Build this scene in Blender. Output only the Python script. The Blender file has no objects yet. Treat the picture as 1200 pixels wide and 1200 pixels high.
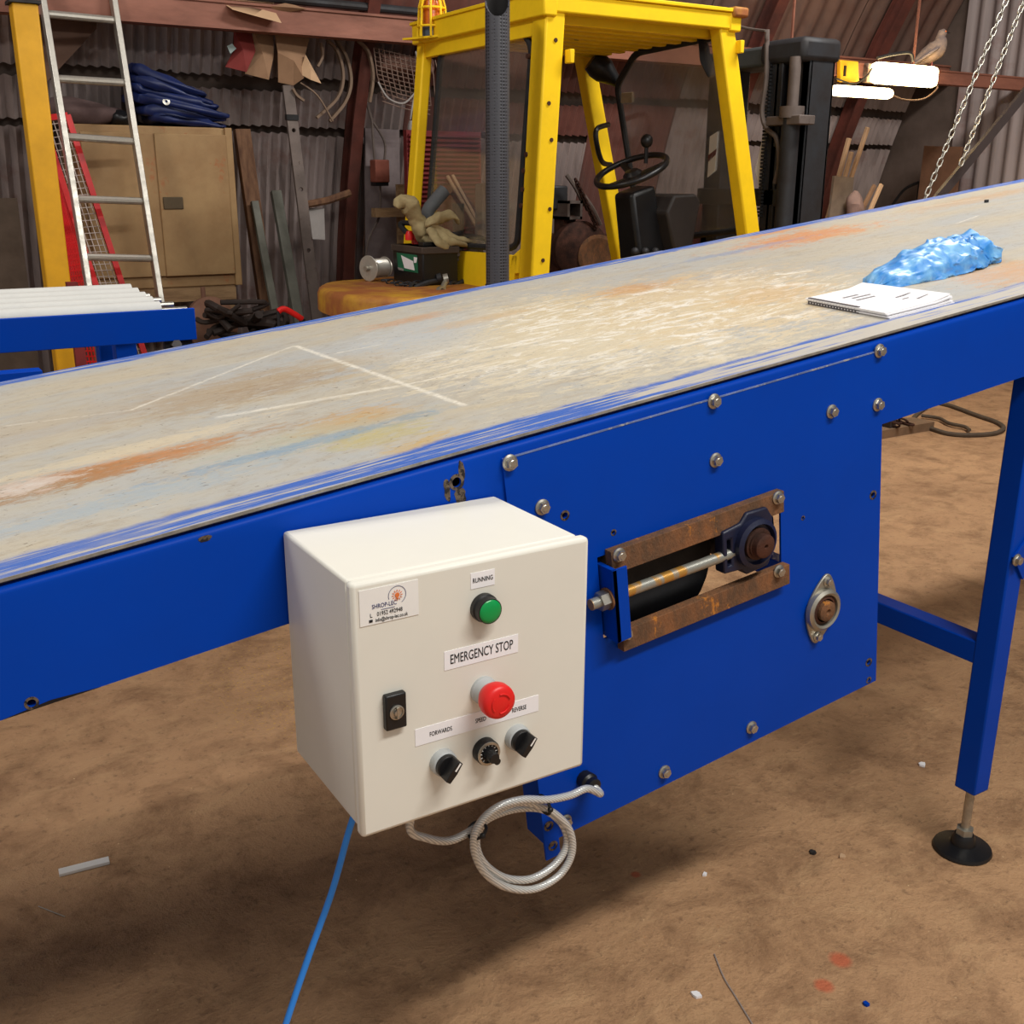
import bpy, bmesh, math, random
from mathutils import Vector, Matrix, noise
random.seed(7)
SC = bpy.context.scene
COL = SC.collection
PI = math.pi

# ------------------------------------------------------------------ camera
F, YAW, PITCH, ROLL = 1243.2, 0.55157, 0.30167, 0.00383
CAM = Vector((-0.39138, -0.95653, 1.40698))
FW = Vector((math.sin(YAW)*math.cos(PITCH), math.cos(YAW)*math.cos(PITCH), -math.sin(PITCH)))
R0 = Vector((math.cos(YAW), -math.sin(YAW), 0)); U0 = R0.cross(FW)
RT = math.cos(ROLL)*R0 + math.sin(ROLL)*U0
UP = -math.sin(ROLL)*R0 + math.cos(ROLL)*U0
cd = bpy.data.cameras.new('camera'); cam = bpy.data.objects.new('camera', cd); COL.objects.link(cam)
cd.sensor_fit = 'HORIZONTAL'; cd.sensor_width = 36; cd.lens = F/1200*36; cd.clip_start = .02; cd.clip_end = 200
cam.matrix_world = Matrix(((RT.x, UP.x, -FW.x, CAM.x), (RT.y, UP.y, -FW.y, CAM.y), (RT.z, UP.z, -FW.z, CAM.z), (0, 0, 0, 1)))
SC.camera = cam
# ------------------------------------------------------------------ world, lamps, exposure
SC.view_settings.view_transform = 'Standard'; SC.view_settings.look = 'None'
SC.view_settings.gamma = 1; SC.view_settings.use_curve_mapping = False
SC.view_settings.exposure = 0.0
wd = bpy.data.worlds.new('shed_ambient'); SC.world = wd; wd.use_nodes = True
bg = wd.node_tree.nodes['Background']; bg.inputs[0].default_value = (1.0, .97, .92, 1); bg.inputs[1].default_value = .42
def area(name, loc, target, size, size_y, power, col=(1, .97, .92)):
    l = bpy.data.lights.new(name, 'AREA'); l.shape = 'RECTANGLE'; l.size = size; l.size_y = size_y
    l.energy = power; l.color = col
    o = bpy.data.objects.new(name, l); COL.objects.link(o); o.location = loc
    o.rotation_euler = (Vector(target)-Vector(loc)).to_track_quat('-Z', 'Y').to_euler()
    return o
area('strip_light_over_aisle_offscreen', (1.0, -1.9, 4.1), (0.7, 0.3, .4), 2.4, .35, 132)
area('strip_light_over_bay_offscreen', (-1.2, 2.55, 4.2), (.1, 1.5, 0), 2.4, .35, 92)
area('fill_light_over_forklift_offscreen', (3.9, 1.5, 4.2), (4.1, 3.6, .8), 2.2, .4, 150)  # added fill light, brightens the forklift and the wall behind it

# ------------------------------------------------------------------ pixel rays to points in the place (1200 px frame)
def ray(px, py): return FW + RT*((px-600)/F) - UP*((py-600)/F)
def aY(px, py, Y): d = ray(px, py); return CAM + d*((Y-CAM.y)/d.y)
def aX(px, py, X): d = ray(px, py); return CAM + d*((X-CAM.x)/d.x)
def aZ(px, py, Z): d = ray(px, py); return CAM + d*((Z-CAM.z)/d.z)
# conveyor frame: u along the belt, v across (away), w normal to the belt
INC = 0.12312
P0 = Vector((.30618, .21, 1.0769))
MC = Matrix.Translation(P0) @ Matrix.Rotation(-INC, 4, 'Y')
MCI = MC.inverted()
def cw(u, v, w): return MC @ Vector((u, v, w))
def uvw(px, py, v): return MCI @ aY(px, py, .21+v)          # point on the plane v
def uvt(px, py, w=.004):                                       # point on the belt
    n = (MC.to_3x3() @ Vector((0, 0, 1))); d = ray(px, py); p = cw(0, 0, w)
    return MCI @ (CAM + d*((p-CAM).dot(n)/d.dot(n)))

# ------------------------------------------------------------------ materials
def lin(c): return tuple(((x/255)/12.92 if x/255 <= .04045 else ((x/255+.055)/1.055)**2.4) for x in c)+(1,)
class NT:
    def __init__(s, name):
        s.m = bpy.data.materials.new(name); s.m.use_nodes = True; s.t = s.m.node_tree
        s.p = s.t.nodes['Principled BSDF']; s.out = s.t.nodes['Material Output']
    def n(s, typ, **kw):
        x = s.t.nodes.new(typ)
        for k, v in kw.items(): setattr(x, k, v)
        return x
    def set(s, sock, v):
        if isinstance(v, bpy.types.NodeSocket): s.t.links.new(v, sock)
        else: sock.default_value = v
    def obj(s): return s.n('ShaderNodeTexCoord').outputs['Object']
    def mapv(s, vec, scale=(1, 1, 1), loc=(0, 0, 0), rot=(0, 0, 0)):
        x = s.n('ShaderNodeMapping'); s.set(x.inputs[0], vec)
        x.inputs['Scale'].default_value = scale; x.inputs['Location'].default_value = loc; x.inputs['Rotation'].default_value = rot
        return x.outputs[0]
    def noise(s, vec, scale=5, detail=4, rough=.55, dist=0):
        x = s.n('ShaderNodeTexNoise'); s.set(x.inputs['Vector'], vec); x.inputs['Scale'].default_value = scale
        x.inputs['Detail'].default_value = detail; x.inputs['Roughness'].default_value = rough; x.inputs['Distortion'].default_value = dist
        return x.outputs['Fac']
    def ramp(s, f, a, b, lo=0., hi=1.):
        x = s.n('ShaderNodeMapRange'); s.set(x.inputs[0], f); x.inputs[1].default_value = a; x.inputs[2].default_value = b
        x.inputs[3].default_value = lo; x.inputs[4].default_value = hi; return x.outputs[0]
    def math(s, op, a, b=0.):
        x = s.n('ShaderNodeMath', operation=op); s.set(x.inputs[0], a); s.set(x.inputs[1], b); return x.outputs[0]
    def mix(s, f, a, b):
        x = s.n('ShaderNodeMix', data_type='RGBA'); s.set(x.inputs[0], f); s.set(x.inputs[6], a); s.set(x.inputs[7], b); return x.outputs[2]
    def xyz(s, vec):
        x = s.n('ShaderNodeSeparateXYZ'); s.set(x.inputs[0], vec); return x.outputs
    def bump(s, h, strength=.3, dist=.01):
        x = s.n('ShaderNodeBump'); s.set(x.inputs['Height'], h); x.inputs['Strength'].default_value = strength; x.inputs['Distance'].default_value = dist
        s.t.links.new(x.outputs[0], s.p.inputs['Normal'])
    def ell(s, xy, c, r, dn, lo=.55, hi=1.05):      # soft ragged ellipse mask
        dx = s.math('DIVIDE', s.math('SUBTRACT', xy[0], c[0]), r[0]); dy = s.math('DIVIDE', s.math('SUBTRACT', xy[1], c[1]), r[1])
        d = s.math('SQRT', s.math('ADD', s.math('MULTIPLY', dx, dx), s.math('MULTIPLY', dy, dy)))
        return s.ramp(s.math('ADD', d, dn), lo, hi, 1, 0)
    def seg(s, xy, a, b, hw, dn):                  # scribed line mask
        ax, ay = a; bx, by = b; L = math.hypot(bx-ax, by-ay); tx, ty = (bx-ax)/L, (by-ay)/L
        px = s.math('SUBTRACT', xy[0], ax); py = s.math('SUBTRACT', xy[1], ay)
        t = s.math('ADD', s.math('MULTIPLY', px, tx), s.math('MULTIPLY', py, ty))
        d = s.math('ABSOLUTE', s.math('ADD', s.math('MULTIPLY', px, -ty), s.math('MULTIPLY', py, tx)))
        m = s.ramp(s.math('ADD', d, dn), hw*.5, hw*1.4, 1, 0)
        m = s.math('MULTIPLY', m, s.ramp(t, 0, .01)); return s.math('MULTIPLY', m, s.ramp(t, L-.01, L, 1, 0))
MATS = {}
def pm(name, col, rough=.6, metal=0., var=.25, scale=9, col2=None, amt=.5, bump=0., stretch=(1, 1, 1), coat=0., spec=.4, spot=None, spotscale=14, spotthr=.62):
    """paint / metal / wood with a slow colour variation, an optional second colour in patches, and spots of wear"""
    if name in MATS: return MATS[name]
    t = NT(name); o = t.mapv(t.obj(), stretch)
    a = lin(col); b = lin(col2) if col2 else tuple(x*(1-var) for x in a[:3])+(1,)
    nz = t.noise(o, scale, 5, .6)
    c = t.mix(t.ramp(nz, .62-amt*.5, .82-amt*.3), a, b)
    fine = t.noise(o, scale*7, 3, .6)
    c = t.mix(t.ramp(fine, .35, .75, 0, .35*var), c, (0.02, .015, .01, 1))
    if spot:
        sn = t.noise(o, spotscale, 6, .7); sm = t.ramp(sn, spotthr, spotthr+.05); c = t.mix(sm, c, lin(spot))
    t.set(t.p.inputs['Base Color'], c)
    t.set(t.p.inputs['Roughness'], t.ramp(nz, .3, .7, max(.05, rough-.08), min(1, rough+.1)))
    t.p.inputs['Metallic'].default_value = metal
    t.p.inputs['Coat Weight'].default_value = coat; t.p.inputs['Specular IOR Level'].default_value = spec
    if bump: t.bump(t.math('ADD', fine, nz), bump, .004)
    MATS[name] = t.m; return t.m
def emis(name, col, strength):
    t = NT(name); t.set(t.p.inputs['Base Color'], lin(col)); t.set(t.p.inputs['Emission Color'], lin(col)); t.p.inputs['Emission Strength'].default_value = strength
    MATS[name] = t.m; return t.m
def glassmat(name, tint, dust, gloss=.1):
    t = NT(name); tr = t.n('ShaderNodeBsdfTransparent'); tr.inputs[0].default_value = tint
    df = t.n('ShaderNodeBsdfDiffuse'); df.inputs[0].default_value = (.42, .36, .3, 1)
    gl = t.n('ShaderNodeBsdfGlossy'); gl.inputs['Roughness'].default_value = .08
    m1 = t.n('ShaderNodeMixShader'); t.set(m1.inputs[0], t.ramp(t.noise(t.obj(), 4, 5), .3, .75, dust*.5, dust*1.4)); t.set(m1.inputs[1], tr.outputs[0]); t.set(m1.inputs[2], df.outputs[0])
    fr = t.n('ShaderNodeFresnel'); fr.inputs[0].default_value = 1.45
    m2 = t.n('ShaderNodeMixShader'); t.set(m2.inputs[0], t.math('MULTIPLY', fr.outputs[0], gloss*4)); t.set(m2.inputs[1], m1.outputs[0]); t.set(m2.inputs[2], gl.outputs[0])
    t.t.links.new(m2.outputs[0], t.out.inputs[0]); MATS[name] = t.m; return t.m

BLUE = pm('blue_gloss_paint', (0, 62, 170), .42, 0, .08, 3, spec=.09, spot=(60, 90, 160), spotscale=55, spotthr=.80)
BLUE2 = BLUE
NAVY = pm('navy_cast_iron', (24, 30, 58), .42, 0, .3, 14, bump=.15)
GREY = pm('light_grey_powder_coat', (224, 221, 210), .45, 0, .03, 5)
STEEL = pm('zinc_plated_steel', (186, 182, 172), .34, .85, .3, 40)
GALV = pm('galvanised_steel', (176, 172, 160), .42, .75, .3, 25)
ALU = pm('aluminium', (200, 196, 186), .38, .7, .25, 18, spot=(60, 74, 62), spotscale=7, spotthr=.66)
RUST = pm('rusty_flat_bar', (136, 90, 56), .85, .05, .4, 30, col2=(98, 72, 52), amt=.6, bump=.6, stretch=(1.6, 1, .8), spot=(184, 118, 48), spotscale=20, spotthr=.6)
RUSTD = pm('dark_rusted_steel', (88, 52, 38), .75, .35, .4, 20, col2=(52, 34, 28), amt=.6, bump=.4)
BLACK = pm('black_plastic', (22, 22, 24), .38, 0, .2, 20)
RUBBER = pm('black_rubber', (30, 30, 32), .7, 0, .3, 20)
DARKST = pm('dark_grey_machine_steel', (50, 52, 56), .55, .3, .35, 7, col2=(40, 36, 36), amt=.5)
YELLOW = pm('forklift_yellow_paint', (250, 206, 28), .5, 0, .12, 5, spec=.2, spot=(120, 84, 30), spotscale=24, spotthr=.74)
YELOLD = pm('old_yellow_paint', (222, 164, 22), .5, 0, .2, 4, spot=(90, 66, 30), spotscale=18, spotthr=.72)
YELRUST = pm('yellow_paint_worn_to_rust', (206, 160, 40), .65, 0, .3, 5, col2=(150, 88, 44), amt=.75, bump=.3, spot=(80, 50, 30), spotscale=12, spotthr=.66)
WHITEP = pm('white_plastic', (236, 234, 230), .45, 0, .05, 9)
PAPER = pm('white_paper', (240, 238, 240), .8, 0, .04, 9)
INK = pm('black_ink', (32, 30, 32), .7, 0, .1, 9)
INKG = pm('grey_print', (150, 146, 150), .7, 0, .1, 9)
INKB = pm('navy_print', (58, 62, 110), .7, 0, .1, 9)
ORANGE = pm('orange_print', (226, 120, 60), .7, 0, .1, 9)
RED = pm('red_plastic', (226, 34, 32), .4, 0, .08, 9)
REDP = pm('red_frame_paint', (206, 24, 26), .45, 0, .2, 9)
REDDK = pm('faded_red_paint', (120, 34, 34), .7, 0, .35, 9)
GREENL = pm('green_lens', (4, 150, 74), .25, 0, .08, 9)
COLLAR = pm('grey_plastic_collar', (176, 180, 180), .4, 0, .05, 9)
WIREG = pm('pale_wire', (190, 176, 168), .5, .4, .2, 9)
WOOD = pm('old_timber', (118, 84, 58), .8, 0, .35, 6, stretch=(6, 6, 1), col2=(86, 58, 42), amt=.5, bump=.3)
WOODL = pm('pale_timber', (158, 128, 92), .8, 0, .3, 6, stretch=(1, 6, 6), col2=(122, 94, 66), amt=.5)
CARD = pm('brown_cardboard', (150, 116, 88), .85, 0, .2, 5)
CARDL = pm('pale_cardboard', (204, 168, 132), .85, 0, .12, 5)
CARDR = pm('red_printed_cardboard', (128, 46, 42), .8, 0, .25, 5)
BEAMM = pm('brown_painted_beam', (148, 96, 78), .6, .1, .3, 3, col2=(112, 70, 56), amt=.5, stretch=(.6, 2, 2), bump=.2)
RIBM = pm('red_oxide_rib', (108, 58, 48), .7, .1, .3, 5, col2=(78, 44, 38), amt=.5)
BEIGE = pm('beige_cabinet_paint', (164, 134, 92), .55, 0, .25, 4, col2=(144, 112, 74), amt=.6, spot=(152, 98, 60), spotscale=4.5, spotthr=.6)
TARP = pm('blue_tarpaulin', (20, 36, 88), .45, 0, .35, 14)
SACK = pm('brown_sacking', (96, 76, 74), .9, 0, .3, 7, bump=.3)
LEATHER = pm('pale_leather', (176, 160, 118), .85, 0, .3, 12, col2=(140, 122, 86), amt=.5, bump=.3)
GREENST = pm('grey_green_painted_steel', (104, 104, 94), .65, .05, .3, 6)
GREYST = pm('grey_dusty_steel', (110, 98, 92), .65, .3, .3, 6, spot=(70, 52, 44), spotscale=9, spotthr=.6)
GREYW = pm('pale_grey_sheet', (150, 144, 140), .6, 0, .2, 6)
CONC = pm('dirty_render', (104, 88, 80), .9, 0, .25, 2.5, col2=(84, 70, 62), amt=.5, bump=.3)
CABLEB = pm('blue_cable_sheath', (44, 138, 236), .4, 0, .1, 9)
GLASSY = glassmat('dusty_cab_glass', (.95, .94, .92, 1), .10)
LAMPM = emis('fluorescent_diffuser', (255, 222, 160), 20)
AMBER = pm('amber_lens', (214, 112, 22), .3, 0, .2, 9)

# braided cable
t = NT('braided_clear_cable'); o_ = t.obj()
w1 = t.n('ShaderNodeTexWave', wave_type='BANDS', bands_direction='DIAGONAL'); t.set(w1.inputs[0], o_); w1.inputs['Scale'].default_value = 130; w1.inputs['Distortion'].default_value = 1.
c = t.mix(t.ramp(w1.outputs['Fac'], .4, .7), lin((216, 216, 212)), lin((170, 172, 170)))
t.set(t.p.inputs['Base Color'], c); t.p.inputs['Metallic'].default_value = .25; t.p.inputs['Roughness'].default_value = .3; t.p.inputs['Coat Weight'].default_value = .5
t.bump(w1.outputs['Fac'], .2, .002); BRAID = t.m
# perforated exhaust guard
t = NT('perforated_black_steel'); v_ = t.n('ShaderNodeTexVoronoi'); t.set(v_.inputs['Vector'], t.obj()); v_.inputs['Scale'].default_value = 85; v_.inputs['Randomness'].default_value = .1
c = t.mix(t.ramp(v_.outputs['Distance'], .25, .4), (.002, .002, .003, 1), lin((66, 66, 72)))
t.set(t.p.inputs['Base Color'], c); t.p.inputs['Roughness'].default_value = .5; t.bump(t.ramp(v_.outputs['Distance'], .25, .4), .4, .004); PERF = t.m
# threaded rod: zinc with rust patches
t = NT('rust_flecked_threaded_rod'); o_ = t.obj()
w1 = t.n('ShaderNodeTexWave', bands_direction='X'); t.set(w1.inputs[0], o_); w1.inputs['Scale'].default_value = 150
c = t.mix(t.ramp(t.noise(t.mapv(o_, (1, .3, .3)), 34, 2), .5, .56), lin((160, 160, 152)), lin((196, 146, 70)))
t.set(t.p.inputs['Base Color'], c); t.p.inputs['Metallic'].default_value = .55; t.p.inputs['Roughness'].default_value = .4; t.bump(w1.outputs['Fac'], .4, .001); ROD = t.m
# corrugated sheet materials
def sheetmat(name, a, b, rustc, thr):
    t = NT(name); o = t.n('ShaderNodeNewGeometry').outputs['Position']
    big = t.noise(t.mapv(o, (.8, .8, .5)), 1.3, 4); st = t.noise(t.mapv(o, (9, 9, .5)), 1.6, 4)
    c = t.mix(t.ramp(big, .35, .65), lin(a), lin(b))
    c = t.mix(t.ramp(st, .48, .75, 0, .55), c, lin((78, 66, 62)))
    c = t.mix(t.ramp(t.noise(t.mapv(o, (1, 1, 1.4)), 1.9, 5, .65), thr, thr+.14, 0, .75), c, lin(rustc))
    t.set(t.p.inputs['Base Color'], c); t.p.inputs['Roughness'].default_value = .62; t.p.inputs['Metallic'].default_value = .1
    MATS[name] = t.m; return t.m
SHEET = sheetmat('weathered_corrugated_iron', (152, 138, 134), (126, 114, 112), (110, 66, 54), .56)
SHEETR = sheetmat('rust_red_corrugated_iron', (118, 72, 62), (96, 66, 60), (92, 50, 42), .5)
SHEETD = sheetmat('brown_roof_sheet', (112, 84, 72), (96, 76, 68), (92, 58, 46), .5)
# floor
t = NT('packed_dirty_concrete'); o = t.obj(); xy = t.xyz(o)
n1 = t.noise(o, 1.1, 6, .6); n2 = t.noise(o, 6, 8, .7, .4); n3 = t.noise(o, 46, 4, .7); n4 = t.noise(t.mapv(o, (2, 5, 1), rot=(0, 0, .5)), 2.2, 8, .7, 1.2); n5 = t.noise(o, 120, 2, .5)
c = t.mix(t.ramp(n1, .35, .65), lin((174, 134, 97)), lin((196, 153, 112)))
c = t.mix(t.ramp(n2, .46, .66, 0, .7), c, lin((122, 88, 60)))
c = t.mix(t.ramp(n4, .5, .8, 0, .6), c, lin((206, 168, 124)))
c = t.mix(t.ramp(n3, .56, .72, 0, .5), c, lin((80, 56, 38)))
c = t.mix(t.ramp(n5, .73, .78, 0, .8), c, lin((236, 206, 160)))
dn = t.ramp(n2, 0, 1, -.6, .6); gr = t.ramp(n5, .6, .66)
p = aZ(345, 800, 0); m = t.math('MULTIPLY', t.ell(xy, p, (.3, .5), dn), gr); c = t.mix(t.math('MULTIPLY', m, .7), c, lin((206, 164, 74)))
for px, py, r in ((985, 1125, .025), (965, 1155, .02), (745, 1025, .012)):
    p = aZ(px, py, 0); c = t.mix(t.math('MULTIPLY', t.ell(xy, p, (r, r), dn), .7), c, lin((196, 84, 50)))
for px, py, rx, ry in ():
    p = aZ(px, py, 0); c = t.mix(t.math('MULTIPLY', t.ell(xy, p, (rx, ry), dn), .5), c, lin((84, 60, 42)))
t.set(t.p.inputs['Base Color'], c); t.set(t.p.inputs['Roughness'], t.ramp(n2, .3, .7, .72, .95))
t.bump(t.math('ADD', t.math('MULTIPLY', n2, 2.), n3),  .5, .014); FLOORM = t.m
# belt
t = NT('worn_dirty_belt'); o = t.obj(); xy = t.xyz(o)
s1 = t.noise(t.mapv(o, (1., 4.5, 1)), 1.6, 6, .6, .3); s2 = t.noise(t.mapv(o, (2, 7, 1)), 2.4, 8, .72, .8); s3 = t.noise(o, 5, 7, .65, .3); s4 = t.noise(t.mapv(o, (1, 1.8, 1)), 90, 3, .6); s5 = t.noise(t.mapv(o, (1, 3, 1)), 9, 8, .75, 1.2)
c = t.mix(t.ramp(s1, .4, .62), lin((172, 171, 166)), lin((182, 172, 152)))
c = t.mix(t.ramp(s3, .5, .75, 0, .6), c, lin((160, 168, 174)))
c = t.mix(t.ramp(t.noise(t.mapv(o, (1, 2, 1)), 26, 8, .8, .5), .5, .68, 0, .45), c, lin((146, 128, 104)))
c = t.mix(t.ramp(t.noise(t.mapv(o, (1.2, 34, 1)), 2.6, 6, .7, .8), .62, .70, 0, .7), c, lin((204, 200, 190)))
c = t.mix(t.ramp(s2, .55, .75, 0, .55), c, lin((142, 120, 92)))
s6 = t.noise(t.mapv(o, (1, 2.2, 1)), 34, 8, .75, .6)
dn = t.math('ADD', t.ramp(s5, .2, .8, -.8, .8), t.ramp(s6, .2, .8, -1.1, 1.1)); mot = t.ramp(s6, .38, .62, .45, 1.); dn2 = t.ramp(s3, .2, .8, -.7, .7)
def spotb(px, py, ru, rv, col, k=.85, lo=.55, hi=1.05):
    global c
    p = uvt(px, py); c = t.mix(t.math('MULTIPLY', t.math('MULTIPLY', t.ell(xy, (p.x, p.y), (ru*1.1, rv*1.25), dn, lo, hi), mot), k), c, lin(col))
spotb(690, 385, .40, .36, (214, 200, 170), .92, .6, 1.0)
spotb(800, 345, .3, .2, (196, 160, 110), .7)
spotb(900, 365, .25, .12, (198, 170, 124), .7)
spotb(820, 355, .36, .26, (206, 190, 158), .85, .5, 1.0)
spotb(640, 370, .2, .14, (196, 180, 146), .8)
wp_ = t.noise(t.mapv(o, (2, 5, 1)), 5, 8, .78, 1.5); pa = uvt(760, 370); wmask = t.math('MULTIPLY', t.ramp(wp_, .5, .58), t.ell(xy, (pa.x, pa.y), (.52, .36), dn2, .6, 1.1)); c = t.mix(t.math('MULTIPLY', wmask, .85), c, lin((228, 224, 214)))
bp_ = t.noise(t.mapv(o, (3, 9, 1)), 7, 8, .8, 2.); c = t.mix(t.math('MULTIPLY', t.ramp(bp_, .58, .66), t.math('MULTIPLY', t.ell(xy, (pa.x, pa.y), (.4, .2), dn2, .5, 1.1), .6)), c, lin((120, 94, 62)))
spotb(470, 400, .16, .13, (176, 180, 182), .9)
spotb(520, 380, .12, .12, (174, 178, 180), .8)
spotb(290, 455, .2, .09, (150, 122, 86), .8)
spotb(100, 490, .5, .1, (172, 158, 138), .6)
spotb(90, 560, .3, .035, (160, 124, 82), .85)
spotb(120, 550, .16, .035, (188, 118, 58), .9)
spotb(30, 575, .16, .04, (150, 112, 70), .8)
spotb(180, 520, .2, .03, (206, 190, 160), .8)
spotb(30, 572, .06, .03, (214, 210, 204), .8)
spotb(420, 492, .09, .05, (186, 142, 76), .85)
spotb(440, 510, .08, .045, (178, 162, 84), .7)
spotb(500, 520, .06, .03, (190, 152, 70), .75)
spotb(375, 510, .16, .05, (166, 172, 156), .6)
spotb(360, 520, .2, .02, (100, 138, 172), .7)
spotb(150, 585, .2, .03, (150, 166, 178), .8)
spotb(745, 338, .1, .05, (190, 138, 84), .8)
spotb(905, 345, .12, .08, (196, 160, 110), .6)
spotb(945, 277, .24, .085, (206, 126, 56), .95)
spotb(900, 272, .14, .05, (200, 130, 66), .9)
spotb(1190, 318, .14, .12, (200, 144, 88), .8)
spotb(1150, 232, .35, .05, (186, 146, 104), .7)
spotb(480, 375, .1, .03, (190, 134, 84), .7)
spotb(560, 375, .14, .03, (196, 160, 110), .6)
spotb(860, 295, .25, .022, (110, 138, 180), .7)
wn = t.math('ADD', t.ramp(s4, .3, .7, -.002, .003), t.ramp(s6, .3, .7, -.003, .003))
def chalk(a, b, hw=.004, k=.85):
    global c
    p = uvt(*a); q = uvt(*b); c = t.mix(t.math('MULTIPLY', t.math('MULTIPLY', t.seg(xy, (p.x, p.y), (q.x, q.y), hw, wn), t.ramp(s6, .36, .56, .1, 1.)), k), c, lin((226, 220, 206)))
chalk((345, 405), (547, 476), .006); chalk((250, 490), (470, 452), .008, .7); chalk((470, 452), (610, 422), .004); chalk((150, 482), (345, 405), .005, .7); chalk((390, 415), (450, 403), .003)
chalk((0, 500), (160, 480), .003, .5); chalk((1080, 243), (1150, 232), .004, .7); chalk((1120, 262), (1148, 252), .004, .7)
cream = t.math('MULTIPLY', t.ramp(s5, .62, .72), t.ramp(s3, .4, .6)); c = t.mix(t.math('MULTIPLY', cream, .5), c, lin((206, 196, 174)))
c = t.mix(t.ramp(s4, .66, .72, 0, .7), c, lin((84, 66, 50)))
# blue painted borders worn through along their length
wear = t.noise(t.mapv(o, (3, 60, 1)), 1.5, 6, .65, .3)
nb = t.ramp(t.math('ADD', xy[1], t.ramp(s3, .2, .8, -.02, .02)), .062, .074, 1, 0)
fb = t.ramp(t.math('ADD', xy[1], t.ramp(s3, .2, .8, -.02, .02)), 1.095, 1.105)
wear = t.math('ADD', wear, t.math('MULTIPLY', t.ramp(xy[0], .1, .6), t.ramp(xy[1], .05, .06, .16, -.02)))
blu = t.mix(t.ramp(wear, .5, .6), lin((58, 98, 178)), lin((182, 176, 166)))
c = t.mix(t.math('MULTIPLY', nb, t.ramp(s1, .58, .7, 1, .5)), c, blu); c = t.mix(fb, c, blu)
t.set(t.p.inputs['Base Color'], c); t.p.inputs['Roughness'].default_value = .55
t.bump(t.math('ADD', s5, s4), .18, .004); BELT = t.m

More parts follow.
